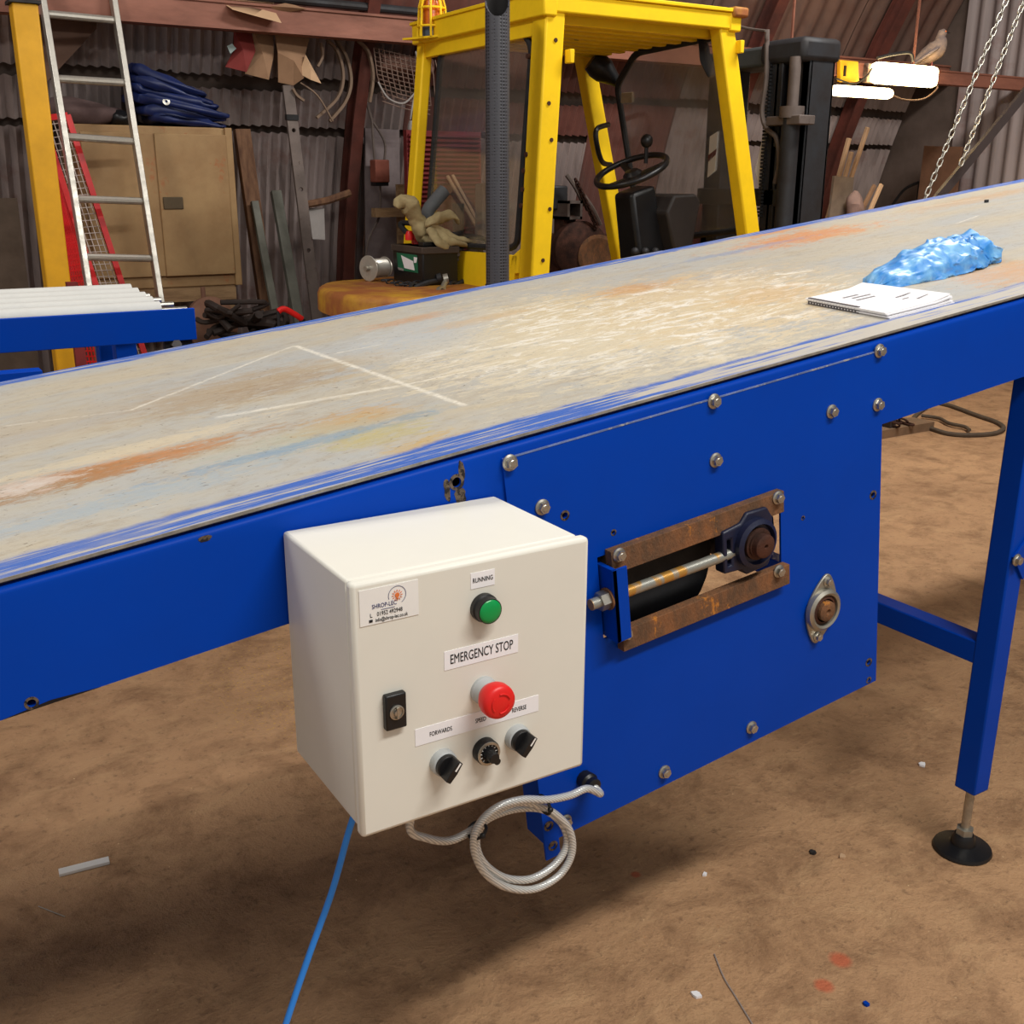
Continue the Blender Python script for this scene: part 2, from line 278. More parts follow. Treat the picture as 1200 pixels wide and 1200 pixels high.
# ------------------------------------------------------------------ mesh builder
W = {}
def frame(d, up=Vector((0, 0, 1))):
    d = Vector(d).normalized(); up = Vector(up)
    if abs(d.dot(up)) > .98: up = Vector((1, 0, 0)) if abs(d.x) < .9 else Vector((0, 1, 0))
    a = up.cross(d).normalized(); return a, d.cross(a)
class MB:
    def __init__(s): s.v = []; s.f = []
    def add(s, vs, fs):
        b = len(s.v); s.v += [Vector(x) for x in vs]; s.f += [tuple(i+b for i in f) for f in fs]; return s
    def box(s, p, q, m=None):
        x0, y0, z0 = p; x1, y1, z1 = q
        vs = [(x0, y0, z0), (x1, y0, z0), (x1, y1, z0), (x0, y1, z0), (x0, y0, z1), (x1, y0, z1), (x1, y1, z1), (x0, y1, z1)]
        if m: vs = [m @ Vector(x) for x in vs]
        return s.add(vs, [(3, 2, 1, 0), (4, 5, 6, 7), (0, 1, 5, 4), (1, 2, 6, 5), (2, 3, 7, 6), (3, 0, 4, 7)])
    def prism(s, poly, ext):
        n = len(poly); e = Vector(ext); a = [Vector(p) for p in poly]
        nrm = Vector((0, 0, 0))
        for i in range(n): nrm += (a[i]-a[0]).cross(a[(i+1) % n]-a[0])
        if nrm.dot(e) > 0: a.reverse()
        s.add(a+[p+e for p in a], [tuple(range(n)), tuple(range(2*n-1, n-1, -1))]+[(i+n, (i+1) % n+n, (i+1) % n, i) for i in range(n)]); return s
    def bar(s, p, q, w, h, up=(0, 0, 1)):
        p = Vector(p); q = Vector(q); a, b = frame(q-p, up)
        c = [a*(-w/2)-b*(h/2), a*(w/2)-b*(h/2), a*(w/2)+b*(h/2), a*(-w/2)+b*(h/2)]
        return s.add([p+k for k in c]+[q+k for k in c], [(3, 2, 1, 0), (4, 5, 6, 7), (0, 1, 5, 4), (1, 2, 6, 5), (2, 3, 7, 6), (3, 0, 4, 7)])
    def cyl(s, p, q, r, r1=None, n=16, ph=0):
        r1 = r if r1 is None else r1; p = Vector(p); q = Vector(q); a, b = frame(q-p)
        k = [a*math.cos(ph+2*PI*i/n)+b*math.sin(ph+2*PI*i/n) for i in range(n)]
        return s.add([p+x*r for x in k]+[q+x*r1 for x in k], [tuple(range(n-1, -1, -1)), tuple(range(n, 2*n))]+[(i, (i+1) % n, (i+1) % n+n, i+n) for i in range(n)])
    def lathe(s, prof, o, ax, n=24, cap=True):
        o = Vector(o); ax = Vector(ax).normalized(); a, b = frame(ax); vs = []; fs = []
        for r, h in prof:
            for i in range(n): vs.append(o+ax*h+(a*math.cos(2*PI*i/n)+b*math.sin(2*PI*i/n))*max(r, 1e-5))
        for j in range(len(prof)-1):
            for i in range(n): fs.append((j*n+i, j*n+(i+1) % n, (j+1)*n+(i+1) % n, (j+1)*n+i))
        if cap: fs += [tuple(range(n-1, -1, -1)), tuple((len(prof)-1)*n+i for i in range(n))]
        return s.add(vs, fs)
    def tube(s, path, r, n=8, closed=False, flat=1.):
        P = [Vector(p) for p in path]; m = len(P); vs = []; fs = []
        up = None
        for i in range(m):
            d = (P[(i+1) % m]-P[i-1]) if closed else (P[min(i+1, m-1)]-P[max(i-1, 0)])
            d.normalize()
            if up is None: a, b = frame(d)
            else:
                a = up-d*up.dot(d); a.normalize(); b = d.cross(a)
            up = a; rr = r[i] if isinstance(r, (list, tuple)) else r
            for k in range(n):
                t = 2*PI*k/n+PI/n; vs.append(P[i]+a*math.cos(t)*rr+b*math.sin(t)*rr*flat)
        for i in range(m if closed else m-1):
            j = (i+1) % m
            for k in range(n): fs.append((i*n+k, i*n+(k+1) % n, j*n+(k+1) % n, j*n+k))
        if not closed: fs += [tuple(range(n-1, -1, -1)), tuple((m-1)*n+k for k in range(n))]
        return s.add(vs, fs)
    def ball(s, c, r, m=None, nu=16, nv=10, fn=None):
        r = (r, r, r) if isinstance(r, (int, float)) else r; vs = []; fs = []
        for j in range(nv+1):
            ph = PI*j/nv
            for i in range(nu):
                th = 2*PI*i/nu; p = Vector((math.sin(ph)*math.cos(th)*r[0], math.sin(ph)*math.sin(th)*r[1], -math.cos(ph)*r[2]))
                if fn: p = fn(p)
                if m: p = m @ p
                vs.append(Vector(c)+p)
        for j in range(nv):
            for i in range(nu): fs.append((j*nu+i, j*nu+(i+1) % nu, (j+1)*nu+(i+1) % nu, (j+1)*nu+i))
        return s.add(vs, fs)
    def grid(s, fn, nu, nv, th=None):
        """sheet from fn(i/nu, j/nv); th = thickness vector"""
        vs = [Vector(fn(i/nu, j/nv)) for j in range(nv+1) for i in range(nu+1)]; fs = []
        k = nu+1
        for j in range(nv):
            for i in range(nu): fs.append((j*k+i, j*k+i+1, (j+1)*k+i+1, (j+1)*k+i))
        if th is None: return s.add(vs, fs)
        th = Vector(th); N = len(vs); vs += [x+th for x in vs]; fs += [tuple(x+N for x in reversed(f)) for f in fs]
        ring = [i for i in range(k)]+[j*k+nu for j in range(1, nv+1)]+[nv*k+i for i in range(nu-1, -1, -1)]+[j*k for j in range(nv-1, 0, -1)]
        for i in range(len(ring)): a, b = ring[i], ring[(i+1) % len(ring)]; fs.append((b, a, a+N, b+N))
        return s.add(vs, fs)
    def mesh(s, name, mat, sharp=35, M=None, keep=False):
        me = bpy.data.meshes.new(name); vs = s.v
        if M is None and not keep:
            lo = [min(v[i] for v in vs) for i in range(3)]; hi = [max(v[i] for v in vs) for i in range(3)]
            c = Vector(((lo[0]+hi[0])/2, (lo[1]+hi[1])/2, lo[2])); vs = [v-c for v in vs]; M = Matrix.Translation(c)
        me.from_pydata([tuple(v) for v in vs], [], s.f); me.materials.append(mat)
        bm = bmesh.new(); bm.from_mesh(me); bmesh.ops.remove_doubles(bm, verts=bm.verts, dist=1e-6); bmesh.ops.recalc_face_normals(bm, faces=bm.faces); bm.to_mesh(me); bm.free()
        me.polygons.foreach_set('use_smooth', [True]*len(me.polygons))
        me.set_sharp_from_angle(angle=math.radians(sharp)); me.update()
        return me, (M or Matrix.Identity(4))
    def build(s, name, mat, parent=None, M=None, bevel=0., sharp=35, keep=False):
        me, M = s.mesh(name, mat, sharp, M, keep); return place(name, me, parent, M, bevel)
def place(name, me, parent, M, bevel=0.):
    o = bpy.data.objects.new(name, me); COL.objects.link(o)
    if parent: o.parent = parent; o.matrix_basis = W[parent.name].inverted() @ M
    else: o.matrix_basis = M
    W[o.name] = M.copy()
    if bevel:
        b = o.modifiers.new('bevel', 'BEVEL'); b.width = bevel; b.segments = 2; b.limit_method = 'ANGLE'; b.angle_limit = math.radians(40)
    return o
def tag(o, label, cat, group=None):
    o['label'] = label; o['category'] = cat
    if group: o['group'] = group
    return o
def thing(name, loc, label, cat, group=None):
    o = bpy.data.objects.new(name, None); COL.objects.link(o); o.empty_display_size = .1; o.location = loc
    W[o.name] = Matrix.Translation(Vector(loc)); return tag(o, label, cat, group)
def struct(o): o['kind'] = 'structure'; return o
def cat_rom(P, k=6, closed=False):
    P = [Vector(p) for p in P]; n = len(P); out = []
    for i in range(n if closed else n-1):
        p0 = P[i-1] if (i > 0 or closed) else P[0]; p1 = P[i]; p2 = P[(i+1) % n]; p3 = P[(i+2) % n] if (closed or i+2 < n) else P[-1]
        for j in range(k):
            t = j/k; out.append(.5*((2*p1)+(p2-p0)*t+(2*p0-5*p1+4*p2-p3)*t*t+(3*p1-p0-3*p2+p3)*t**3))
    if not closed: out.append(P[-1])
    return out
def B(): return MB()
def cut(o, cutter, M):
    """bore real holes: subtract the cutter shape from the mesh of o"""
    mat = o.data.materials[0]; cm, _ = cutter.mesh('cutter', mat, 30, M)
    co = bpy.data.objects.new('cutter', cm); to = bpy.data.objects.new('blank', o.data)
    for x in (co, to): COL.objects.link(x)
    co.matrix_world = M; to.matrix_world = W[o.name]
    b = to.modifiers.new('bore', 'BOOLEAN'); b.operation = 'DIFFERENCE'; b.solver = 'EXACT'; b.object = co
    dg = bpy.context.evaluated_depsgraph_get(); dg.update()
    me = bpy.data.meshes.new_from_object(to.evaluated_get(dg)); me.name = o.name
    bpy.data.objects.remove(to); bpy.data.objects.remove(co)
    me.materials.clear(); me.materials.append(mat); me.polygons.foreach_set('material_index', [0]*len(me.polygons))
    me.polygons.foreach_set('use_smooth', [True]*len(me.polygons)); me.set_sharp_from_angle(angle=math.radians(30)); o.data = me
def text(body, size, parent, M, mat, name='lettering', ax='CENTER', sx=1., depth=.0002):
    cu = bpy.data.curves.new('t', 'FONT'); cu.body = body; cu.size = size; cu.align_x = ax; cu.align_y = 'CENTER'; cu.extrude = depth; cu.resolution_u = 3
    o = bpy.data.objects.new('t', cu); COL.objects.link(o); dg = bpy.context.evaluated_depsgraph_get(); dg.update()
    me = bpy.data.meshes.new_from_object(o.evaluated_get(dg)); bpy.data.objects.remove(o); bpy.data.curves.remove(cu)
    for v in me.vertices: v.co.x *= sx
    me.name = name; me.materials.clear(); me.materials.append(mat)
    return place(name, me, parent, M)

# ================================================================== THE SETTING
fl = B().box((-4, -5, -.1), (7.2, 6.2, 0)).build('floor', FLOORM, keep=True); struct(fl)
RAD, YC = 5.0, .45
def wy(z, r=RAD): return YC+math.sqrt(max(r*r-z*z, 0))
def arch(x, th, r=RAD): return Vector((x, YC+r*math.cos(th), r*math.sin(th)))
wall = B().grid(lambda a, b: arch(-3+10*a, math.asin(2.22/RAD)*b, RAD+.06), 1, 8, (0, .06, 0)).build('wall_back', pm('roofing_felt', (92, 78, 70), .9), keep=True); struct(wall)
roof = B().grid(lambda a, b: arch(-3+10*a, math.asin(2.2/RAD)+(PI/2-math.asin(2.2/RAD))*b, RAD+.06), 1, 14, (0, .02, .06)).build('ceiling', pm('roofing_felt', (92, 78, 70)), keep=True); struct(roof)
def sheet(x0, x1, z0, z1, mat, parent, seg, dr=0., pitch=.057, amp=.016):
    nw = max(2, int(round((x1-x0)/pitch*6)))
    t0, t1 = math.asin(z0/RAD), math.asin(min(z1/RAD, 1))
    def fn(a, b):
        x = x0+(x1-x0)*a; return arch(x, t0+(t1-t0)*b, RAD+dr+amp*math.sin(2*PI*x/pitch))
    B().grid(fn, nw, seg).build('corrugated_sheet', mat, parent, sharp=60)
xs = -2.2
k = 0
while xs < 6.95:
    x1 = min(xs+.684, 6.96); mid = (xs+x1)/2
    low = (SHEETR if 3.4 < mid < 4.45 and k % 3 == 0 else SHEET)
    up_ = SHEETR if 2.75 < mid < 4.6 else SHEET
    if 4.15 < mid < 5.5: sheet(xs, x1, 0, 1.90, low, wall, 9, .006*(k % 2))
    else: sheet(xs, x1, 0, 1.655+.01*(k % 2), low, wall, 8, .006*(k % 2)); sheet(xs, x1, 1.70, 1.895-.008*(k % 3), up_, wall, 3, .006*(k % 2))
    sheet(xs, x1, 1.955-.01*(k % 2), 2.19, up_, wall, 3, .006*(k % 2))
    sheet(xs, x1, 2.24, 3.6, SHEETR if mid < 4.2 else SHEETD, roof, 8, .006*(k % 2), .152); sheet(xs, x1, 3.58, 4.99, SHEETD, roof, 10, -.006-.006*(k % 2), .152)
    xs = x1; k += 1
# end wall of the shed
poly = [arch(7.0, PI*i/24, RAD+.16) for i in range(25)]
we = B().prism(poly, (.12, 0, 0)).build('wall_right', CONC, keep=True); struct(we)
yc = aX(1133, 80, 7.0).y
for i in range(5):
    a0 = yc-.72*i; a1 = a0-.71
    B().grid(lambda a, b: Vector((6.955+.02*math.sin(2*PI*(a0+(a1-a0)*a)/.118), a0+(a1-a0)*a, 3.3*b)), 36, 1).build('corrugated_sheet', SHEET, we, sharp=60)
# arch ribs
def rib(n, x, w=.07, d=.11, mat=RIBM):
    N = 22; m = B()
    path = [arch(x, (PI/2)*i/N, RAD-.03) for i in range(N+1)]
    for i in range(N):
        a, b = path[i], path[i+1]; m.add([p for p in ()], [])
    def sweep(w0, w1, r0, r1):
        vs = []; fs = []
        for i in range(N+1):
            th = PI/2*i/N
            vs += [arch(x+w0, th, r0), arch(x+w1, th, r0), arch(x+w1, th, r1), arch(x+w0, th, r1)]
        for i in range(N):
            for q in range(4): fs.append((i*4+q, i*4+(q+1) % 4, i*4+4+(q+1) % 4, i*4+4+q))
        fs += [(3, 2, 1, 0), (N*4, N*4+1, N*4+2, N*4+3)]; m.add(vs, fs)
    sweep(-w/2, w/2, RAD-d-.02, RAD-d-.008); sweep(-.006, .006, RAD-d-.01, RAD-.02); sweep(-w/2, w/2, RAD-.03, RAD-.018)
    struct(m.build('trim_%d' % n, mat, keep=True))
rib(1, aY(419, 200, 5.05).x); rib(2, aY(1003, 125, 4.95).x, .09); rib(3, aY(905, 20, 4.7).x, .09); rib(4, -.6)

# long steel beam fixed along the wall, in front of the ribs
bm_ = B()
for z0, z1, y0, y1 in ((2.13, 2.142, 4.70, 4.80), (2.248, 2.26, 4.70, 4.80), (2.142, 2.248, 4.71, 4.722)): bm_.box((-1.2, y0, z0), (6.98, y1, z1))
tag(bm_.build('wall_beam', BEAMM, keep=True), 'long brown painted steel beam running along the corrugated wall', 'beam')
tag(B().tube([(-1, 4.77, 2.30), (2.2, 4.77, 2.30), (4.2, 4.77, 2.295)], .022, 10).build('conduit_pipe', DARKST), 'dark grey pipe lying along the top of the brown beam', 'pipe')
lb2 = B()
for z0, z1, y0, y1 in ((2.035, 2.045, 3.98, 4.06), (2.110, 2.12, 3.98, 4.06), (2.045, 2.110, 3.985, 3.995)): lb2.box((4.5, y0, z0), (6.99, y1, z1))
for xx in (4.6, 5.7): lb2.box((xx, 4.01, 2.12), (xx+.012, 4.022, wy(2.9)-wy(2.9)+3.05))
tag(lb2.build('lamp_beam', BEAMM, keep=True), 'brown steel beam carrying the strip lamps in front of the end wall', 'beam')
# haunch plate behind the ladder, between yellow post and beam
h = [aY(38, -2, 4.86), aY(115, 2, 4.86), aY(113, 34, 4.86), aY(44, 108, 4.86), aY(36, 100, 4.86)]
tag(B().prism(h, (0, .02, 0)).build('gusset_plate', pm('brown_gusset', (92, 64, 48), .7, 0, .35, 4, spot=(170, 126, 30), spotscale=3.2, spotthr=.66)), 'brown triangular steel gusset plate behind the ladder top', 'steel plate')

# ================================================================== BELT CONVEYOR
conv = thing('belt_conveyor', (.8, .8, 0), 'long blue steel belt conveyor with a worn grey belt sloping up', 'conveyor')
UL, UR = -1.75, 3.7
def cb(mb, name, mat, parent=conv, bevel=0., sharp=35): return mb.build(name, mat, parent, MC, bevel, sharp)
VW = 1.155
def channel(v0, sgn, name):
    r = .007; pr = [(0, -.150), (0, -.012)]
    for i in range(1, 6): a = PI/2*i/5; pr.append((r-r*math.cos(a), -.012+r*math.sin(a)))
    pr += [(.05, -.005), (.05, -.009), (.008, -.009), (.004, -.013), (.004, -.146), (.05, -.146), (.05, -.150)]
    return cb(B().prism([(UL, v0+sgn*a, b) for a, b in pr], (UR-UL, 0, 0)), name, BLUE, sharp=25)
chn = channel(0, 1, 'side_channel'); channel(VW, -1, 'side_channel')
# belt in two lengths, meeting at the joint
sj = uvt(980, 311).x
cb(B().box((UL, .005, .0), (sj-.002, VW-.005, .0042)), 'belt', BELT); cb(B().box((sj+.002, .005, .0), (UR, VW-.005, .0034)), 'belt', BELT)
cb(B().box((UL, .016, -.005), (UR, VW-.016, .0004)), 'bed_plate', GREYST)
cb(B().box((UL, .004, .0008), (UR, .0052, .0043)), 'belt_edge', pm('bare_belt_edge', (150, 144, 134), .6, .1, .4, 40))
cb(B().box((UL+.05, .02, -.15), (UR-.05, VW-.02, -.142)), 'under_pan', BLUE2)
for i in range(6): cb(B().box((UL+.3+i*.95, .01, -.10), (UL+.34+i*.95, VW-.01, -.06)), 'cross_member', BLUE2)
# drive plates with a slot for the take-up
PT, PB_ = -.020, -.642
def drive_plate(v0, v1):
    us = [0, .138, .5, .735]; ws = [PB_, -.338, -.205, PT]; m = B()
    vs = [(u, v, w) for v in (v0, v1) for w in ws for u in us]; fs = []
    I = lambda k, j, i: k*16+j*4+i
    for j in range(3):
        for i in range(3):
            if (i, j) != (1, 1): fs += [(I(0, j, i), I(0, j, i+1), I(0, j+1, i+1), I(0, j+1, i)), (I(1, j+1, i), I(1, j+1, i+1), I(1, j, i+1), I(1, j, i))]
    rim = [(0, 0), (0, 1), (0, 2), (0, 3), (1, 3), (2, 3), (3, 3), (3, 2), (3, 1), (3, 0), (2, 0), (1, 0)]; inn = [(1, 1), (2, 1), (2, 2), (1, 2)]
    for loop in (rim, inn):
        for q in range(len(loop)): a, b = loop[q], loop[(q+1) % len(loop)]; fs.append((I(0, *a), I(1, *a), I(1, *b), I(0, *b)))
    return m.add(vs, fs)
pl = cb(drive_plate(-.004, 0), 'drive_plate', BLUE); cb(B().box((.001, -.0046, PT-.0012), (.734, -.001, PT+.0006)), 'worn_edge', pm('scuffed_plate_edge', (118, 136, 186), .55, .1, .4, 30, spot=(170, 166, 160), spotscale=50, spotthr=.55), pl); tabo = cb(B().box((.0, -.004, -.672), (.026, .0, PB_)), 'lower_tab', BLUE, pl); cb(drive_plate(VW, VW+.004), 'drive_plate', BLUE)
cb(B().box((.0, .0, PB_), (.004, .045, -.15)), 'plate_flange', BLUE, pl); cb(B().box((.731, .0, PB_), (.735, .045, -.15)), 'plate_flange', BLUE, pl)
# drums inside
for u, r, n in ((.27, .11, 'drive_drum'), (.463, .055, 'tail_drum')):
    d = cb(B().cyl((u, .03, -.275), (u, VW-.03, -.275), r, n=28), n, pm('lagged_drum', (34, 34, 36), .7, 0, .5, 25))
    if r > .1:
        for a in range(14):
            th = 2*PI*a/14; cb(B().bar((u+math.cos(th)*r, .05, -.275+math.sin(th)*r), (u+math.cos(th+.5)*r, VW-.05, -.275+math.sin(th+.5)*r), .02, .012), 'lagging_rib', RUBBER, d)
# bolts
bolt_mb = B().lathe([(.0115, 0), (.0115, .002), (.009, .0035)], (0, 0, 0), (0, 0, 1), 20); bolt_mb.cyl((0, 0, .003), (0, 0, .0095), .0082, .0082, 6); bolt_mb.lathe([(.0055, .0094), (.0045, .0102)], (0, 0, 0), (0, 0, 1), 12)
bolt_me, _ = bolt_mb.mesh('bolt', STEEL, 30, Matrix.Identity(4))
RO = Matrix.Rotation(PI/2, 4, 'X')        # local z -> -y
def bolt(u, v, w, parent=conv, sc=1.): place('bolt', bolt_me, parent, MC @ Matrix.Translation((u, v, w)) @ RO @ Matrix.Rotation(random.random()*PI, 4, 'Z') @ Matrix.Scale(sc, 4))
for px, py in ((597, 542), (635, 594), (836, 470), (838, 539), (974, 482), (1028, 474), (1030, 411), (880, 852), (778, 904), (662, 962)):
    p = uvw(px, py, -.004); bolt(p.x, -.004, p.z, pl)
# holes: washer ring and dark bore
SCRATCH = pm('bare_scuffed_metal', (120, 104, 88), .6, .4, .5, 60, spot=(40, 36, 38), spotscale=90, spotthr=.5)
ring_me, _ = B().lathe([(.0085, 0), (.0085, .0006), (.0052, .0006), (.0052, .0)], (0, 0, 0), (0, 0, 1), 18, False).mesh('hole_rim', SCRATCH, 30, Matrix.Identity(4))
bores = ((535, 565, 0, 1.3), (37, 824, 0, .9), (1023, 580, -.004, 1.), (1018, 776, -.004, 1.), (1018, 797, -.004, .8), (662, 604, -.004, .9), (719, 624, -.004, .6), (941, 607, -.004, .5), (643, 968, -.004, 1.), (648, 991, -.004, 1.))
bore = B()
for px, py, v, s_ in bores:
    p = uvw(px, py, v); place('hole_rim', ring_me, conv, MC @ Matrix.Translation((p.x, v, p.z)) @ RO @ Matrix.Scale(s_, 4))
    bore.cyl((p.x, -.02, p.z), (p.x, .02, p.z), .0052*s_, n=18)
for o_ in (pl, chn, tabo): cut(o_, bore, MC)
def scuff(px, py, w, h, v=0.):
    p = uvw(px, py, v); n = 14; random.seed(px)
    pts = [(p.x+math.cos(2*PI*i/n)*w*random.uniform(.75, 1.1), v, p.z+math.sin(2*PI*i/n)*h*random.uniform(.8, 1.1)) for i in range(n)]
    cb(B().prism(pts, (0, -.0004, 0)), 'bare_scuff', SCRATCH)
scuff(541, 551, .005, .014); scuff(524, 574, .005, .018); scuff(539, 582, .009, .013); scuff(240, 631, .008, .004)
# oil stain on the lower edge
q = [uvw(px, py, 0) for px, py in ((2, 846), (60, 820), (118, 806), (116, 813), (60, 832))]
cb(B().prism([(p.x, 0, max(p.z, -.150)) for p in q], (0, -.0005, 0)), 'oil_stain', pm('black_grease', (14, 15, 22), .35))
# take-up: two rusty guide bars, sliding bearing block, threaded rod
up0 = uvw(709, 640, -.018); up1 = uvw(907, 570, -.018)
cb(B().box((.152, -.020, -.232), (.492, -.004, -.196)), 'guide_bar', RUST, bevel=.001)
cb(B().box((.162, -.020, -.362), (.503, -.004, -.327)), 'guide_bar', RUST, bevel=.001)
for px, py in ((725, 650), (911, 583), (733, 742), (912, 669)): p = uvw(px, py, -.02); bolt(p.x, -.02, p.z, conv, .95)
bs = uvw(888, 637, -.035); bu, bw = bs.x, bs.z
blk = cb(B().prism([(bu-.062, -.026, bw-.036), (bu-.025, -.026, bw-.040), (bu-.015, -.026, bw-.052), (bu+.03, -.026, bw-.050), (bu+.042, -.026, bw-.03), (bu+.042, -.026, bw+.03), (bu+.03, -.026, bw+.05), (bu-.012, -.026, bw+.052), (bu-.025, -.026, bw+.038), (bu-.062, -.026, bw+.034)], (0, .022, 0)), 'bearing_block', NAVY, bevel=.003)
cb(B().lathe([(.040, 0), (.040, .012), (.033, .016), (.031, .008)], (bu, -.024, bw), (0, -1, 0), 28), 'bearing_ring', NAVY, blk)
cb(B().lathe([(.026, 0), (.026, .012), (.022, .013), (.022, .016), (.019, .016), (.019, .026), (.016, .028), (.004, .028), (.002, .022)], (bu, -.026, bw), (0, -1, 0), 24), 'shaft_end', RUSTD, blk)
cut(blk, B().box((bu-.054, -.04, bw-.026), (bu-.045, -.012, bw+.018)), MC)
ra = uvw(692, 709, -.018); rb = uvw(852, 650, -.018)
cb(B().tube([(ra.x, -.018, ra.z), (rb.x+.01, -.018, rb.z)], .0085, 14), 'threaded_rod', ROD)
wm = (ra.z+rb.z)/2
bk = cb(B().box((.142, -.034, -.334), (.150, .012, -.218)).box((.142, -.034, -.334), (.168, -.030, -.218)), 'rod_bracket', BLUE2, bevel=.001)
cb(B().box((.112, .004, -.330), (.140, .02, -.215)), 'packing_strip', pm('brown_packing', (150, 116, 90), .8), bk)
nu = ra.x+(.140-ra.x)*.9; nz = ra.z+(rb.z-ra.z)*(.14-ra.x)/(rb.x-ra.x)
cb(B().lathe([(.017, 0), (.017, .003)], (.142, -.018, nz), (-1, 0, 0), 20), 'washer', RUST, bk)
cb(B().cyl((.139, -.018, nz), (.125, -.018, nz), .0145, n=6), 'nut', STEEL, bk)
# oval flange bearing
fb_ = uvw(962, 713, -.006); fu, fw_ = fb_.x, fb_.z
tilt = math.radians(-14)
def ov(a, b, ang): return (fu+a*math.cos(ang)-b*math.sin(ang), fw_+a*math.sin(ang)+b*math.cos(ang))
pts = []
for i in range(40):
    th = 2*PI*i/40; r1 = .036; L = .052
    ax_, bx_ = math.cos(th), math.sin(th)
    pa = r1*ax_*(1-.35*abs(bx_)**1.5); pb = (L+.011)*bx_ if abs(bx_) > .95 else (L+.011)*bx_*(1-.03*abs(ax_))
    x, z = ov(pa, pb, tilt); pts.append((x, -.004, z))
fbp = cb(B().prism(pts, (0, -.005, 0)), 'flange_bearing', GALV, bevel=.0015)
cb(B().lathe([(.038, 0), (.037, .008), (.032, .012), (.028, .010), (.027, .004)], (fu, -.008, fw_), (0, -1, 0), 30), 'bearing_housing', GALV, fbp)
cb(B().lathe([(.027, 0), (.027, .006), (.021, .009), (.021, .004)], (fu, -.008, fw_), (0, -1, 0), 26), 'bearing_seal', RUSTD, fbp)
cb(B().lathe([(.018, 0), (.018, .014), (.015, .016), (.005, .016), (.003, .012)], (fu, -.008, fw_), (0, -1, 0), 24), 'shaft_end', RUST, fbp)
for s_ in (-1, 1): x, z = ov(0, s_*.050, tilt); bolt(x, -.009, z, fbp, .8)
# cable gland through the plate
gp = uvw(684, 912, -.004); GW = cw(gp.x, -.004, gp.z)
gl = B().lathe([(.014, -.002), (.014, .010), (.0155, .011), (.0155, .016), (.0125, .020), (.0125, .028), (.008, .030)], (gp.x, -.004, gp.z), (0, -1, 0), 12); cb(gl, 'cable_gland', BLACK)
# legs
def leg(cx, y0, ztop, foot, name='leg'):
    l = B().box((cx-.025, y0, .155), (cx+.025, y0+.05, ztop)).build(name, BLUE, conv, bevel=.004)
    B().cyl((cx, y0+.025, .045), (cx, y0+.025, .17), .0095, n=16).build('foot_stud', STEEL, l)
    B().cyl((cx, y0+.025, .040), (cx, y0+.025, .056), .019, n=6).build('foot_nut', GALV, l)
    B().lathe([(.060, 0), (.062, .004), (.060, .010), (.030, .017), (.026, .018), (.024, .034), (.020, .042)], (cx, y0+.025, 0), (0, 0, 1), 32).build('foot_pad', BLACK, l)
    return l
lp = aY(1146, 907, .215); LX = lp.x+.025
def zc(x, w): return P0.z+(x-P0.x)*math.tan(INC)+w/math.cos(INC)
for lx in (LX, -1.15):
    zt = zc(lx, -.145)
    l1 = leg(lx, .216, zt, 1); l2 = leg(lx, 1.32, zt, 1)
    zb = aY(1139, 770, .24).z if lx > 0 else .35
    B().box((lx-.024, .262, zb-.035), (lx+.024, 1.325, zb+.015)).build('cross_brace', BLUE, conv, bevel=.003)
    # gusset plates at the top and the stay bolted half way
    g = [(lx-.026, .212, zt+.0), (lx+.15, .212, zc(lx+.15, -.145)), (lx+.15, .212, zc(lx+.15, -.2)), (lx+.03, .212, zt-.19), (lx-.012, .212, zt-.05)]
    B().prism(g, (0, .005, 0)).build('gusset', BLUE, l1, bevel=.001)
    if lx > 0:
        pz = aY(1190, 656, .21).z
        s1_ = B().prism([(lx-.022, .210, pz+.005), (lx+.02, .210, pz-.05), (lx+.5, .210, pz+.42), (lx+.46, .210, pz+.46)], (0, .006, 0)).build('stay', BLUE, conv, bevel=.001)
        bp = aY(1191, 656, .209); place('bolt', bolt_me, s1_, Matrix.Translation(bp) @ RO @ Matrix.Scale(1.1, 4))

# ================================================================== CONTROL BOX
cbx = thing('control_box', (.15, .1, .71), 'white-grey steel control box with green lamp and red stop button', 'control box')
BZ = .71; BH = .302
body = B().box((.004, .016, BZ+.003), (.298, .208, BZ+BH-.003)).build('body', GREY, cbx, bevel=.004)
B().box((.010, .008, BZ+.008), (.290, .018, BZ+BH-.008)).build('door_seal', pm('grey_seal', (84, 82, 78), .7), cbx)
door = B().box((0, -.006, BZ), (.300, .011, BZ+BH)).build('door', GREY, cbx, bevel=.005)
B().box((.05, .205, BZ+.06), (.25, .2125, BZ+.12)).build('mounting_bracket', BLUE2, cbx)
YD = -.006
def dp(px, py, off=0.): return aY(px, py, YD-off)
AX = (0, -1, 0)
def label_plate(px, py, w, h, th=.0006, name='label_plate', mat=PAPER, rot=0.):
    p = dp(px, py); M = Matrix.Translation((p.x, YD, p.z)) @ Matrix.Rotation(rot, 4, 'Y') @ RO
    return B().box((-w/2, -h/2, 0), (w/2, h/2, th)).build(name, mat, cbx, M), M @ Matrix.Translation((0, 0, th+.0002))
l_, M = label_plate(565.5, 678.5, .0305, .0185); text('RUNNING', .0078, l_, M, INK, sx=.72)
l_, M = label_plate(564.5, 764, .096, .0225); text('EMERGENCY STOP', .0163, l_, M, INK, sx=.60)
l_, M = label_plate(561, 843.5, .163, .021, rot=math.radians(0))
for px, s_ in ((516, 'FORWARDS'), (563, 'SPEED'), (608, 'REVERSE')):
    x0 = dp(561, 843.5).x; text(s_, .0078, l_, M @ Matrix.Translation((dp(px, 840).x-x0, -.0005, 0)), INK, sx=.68)
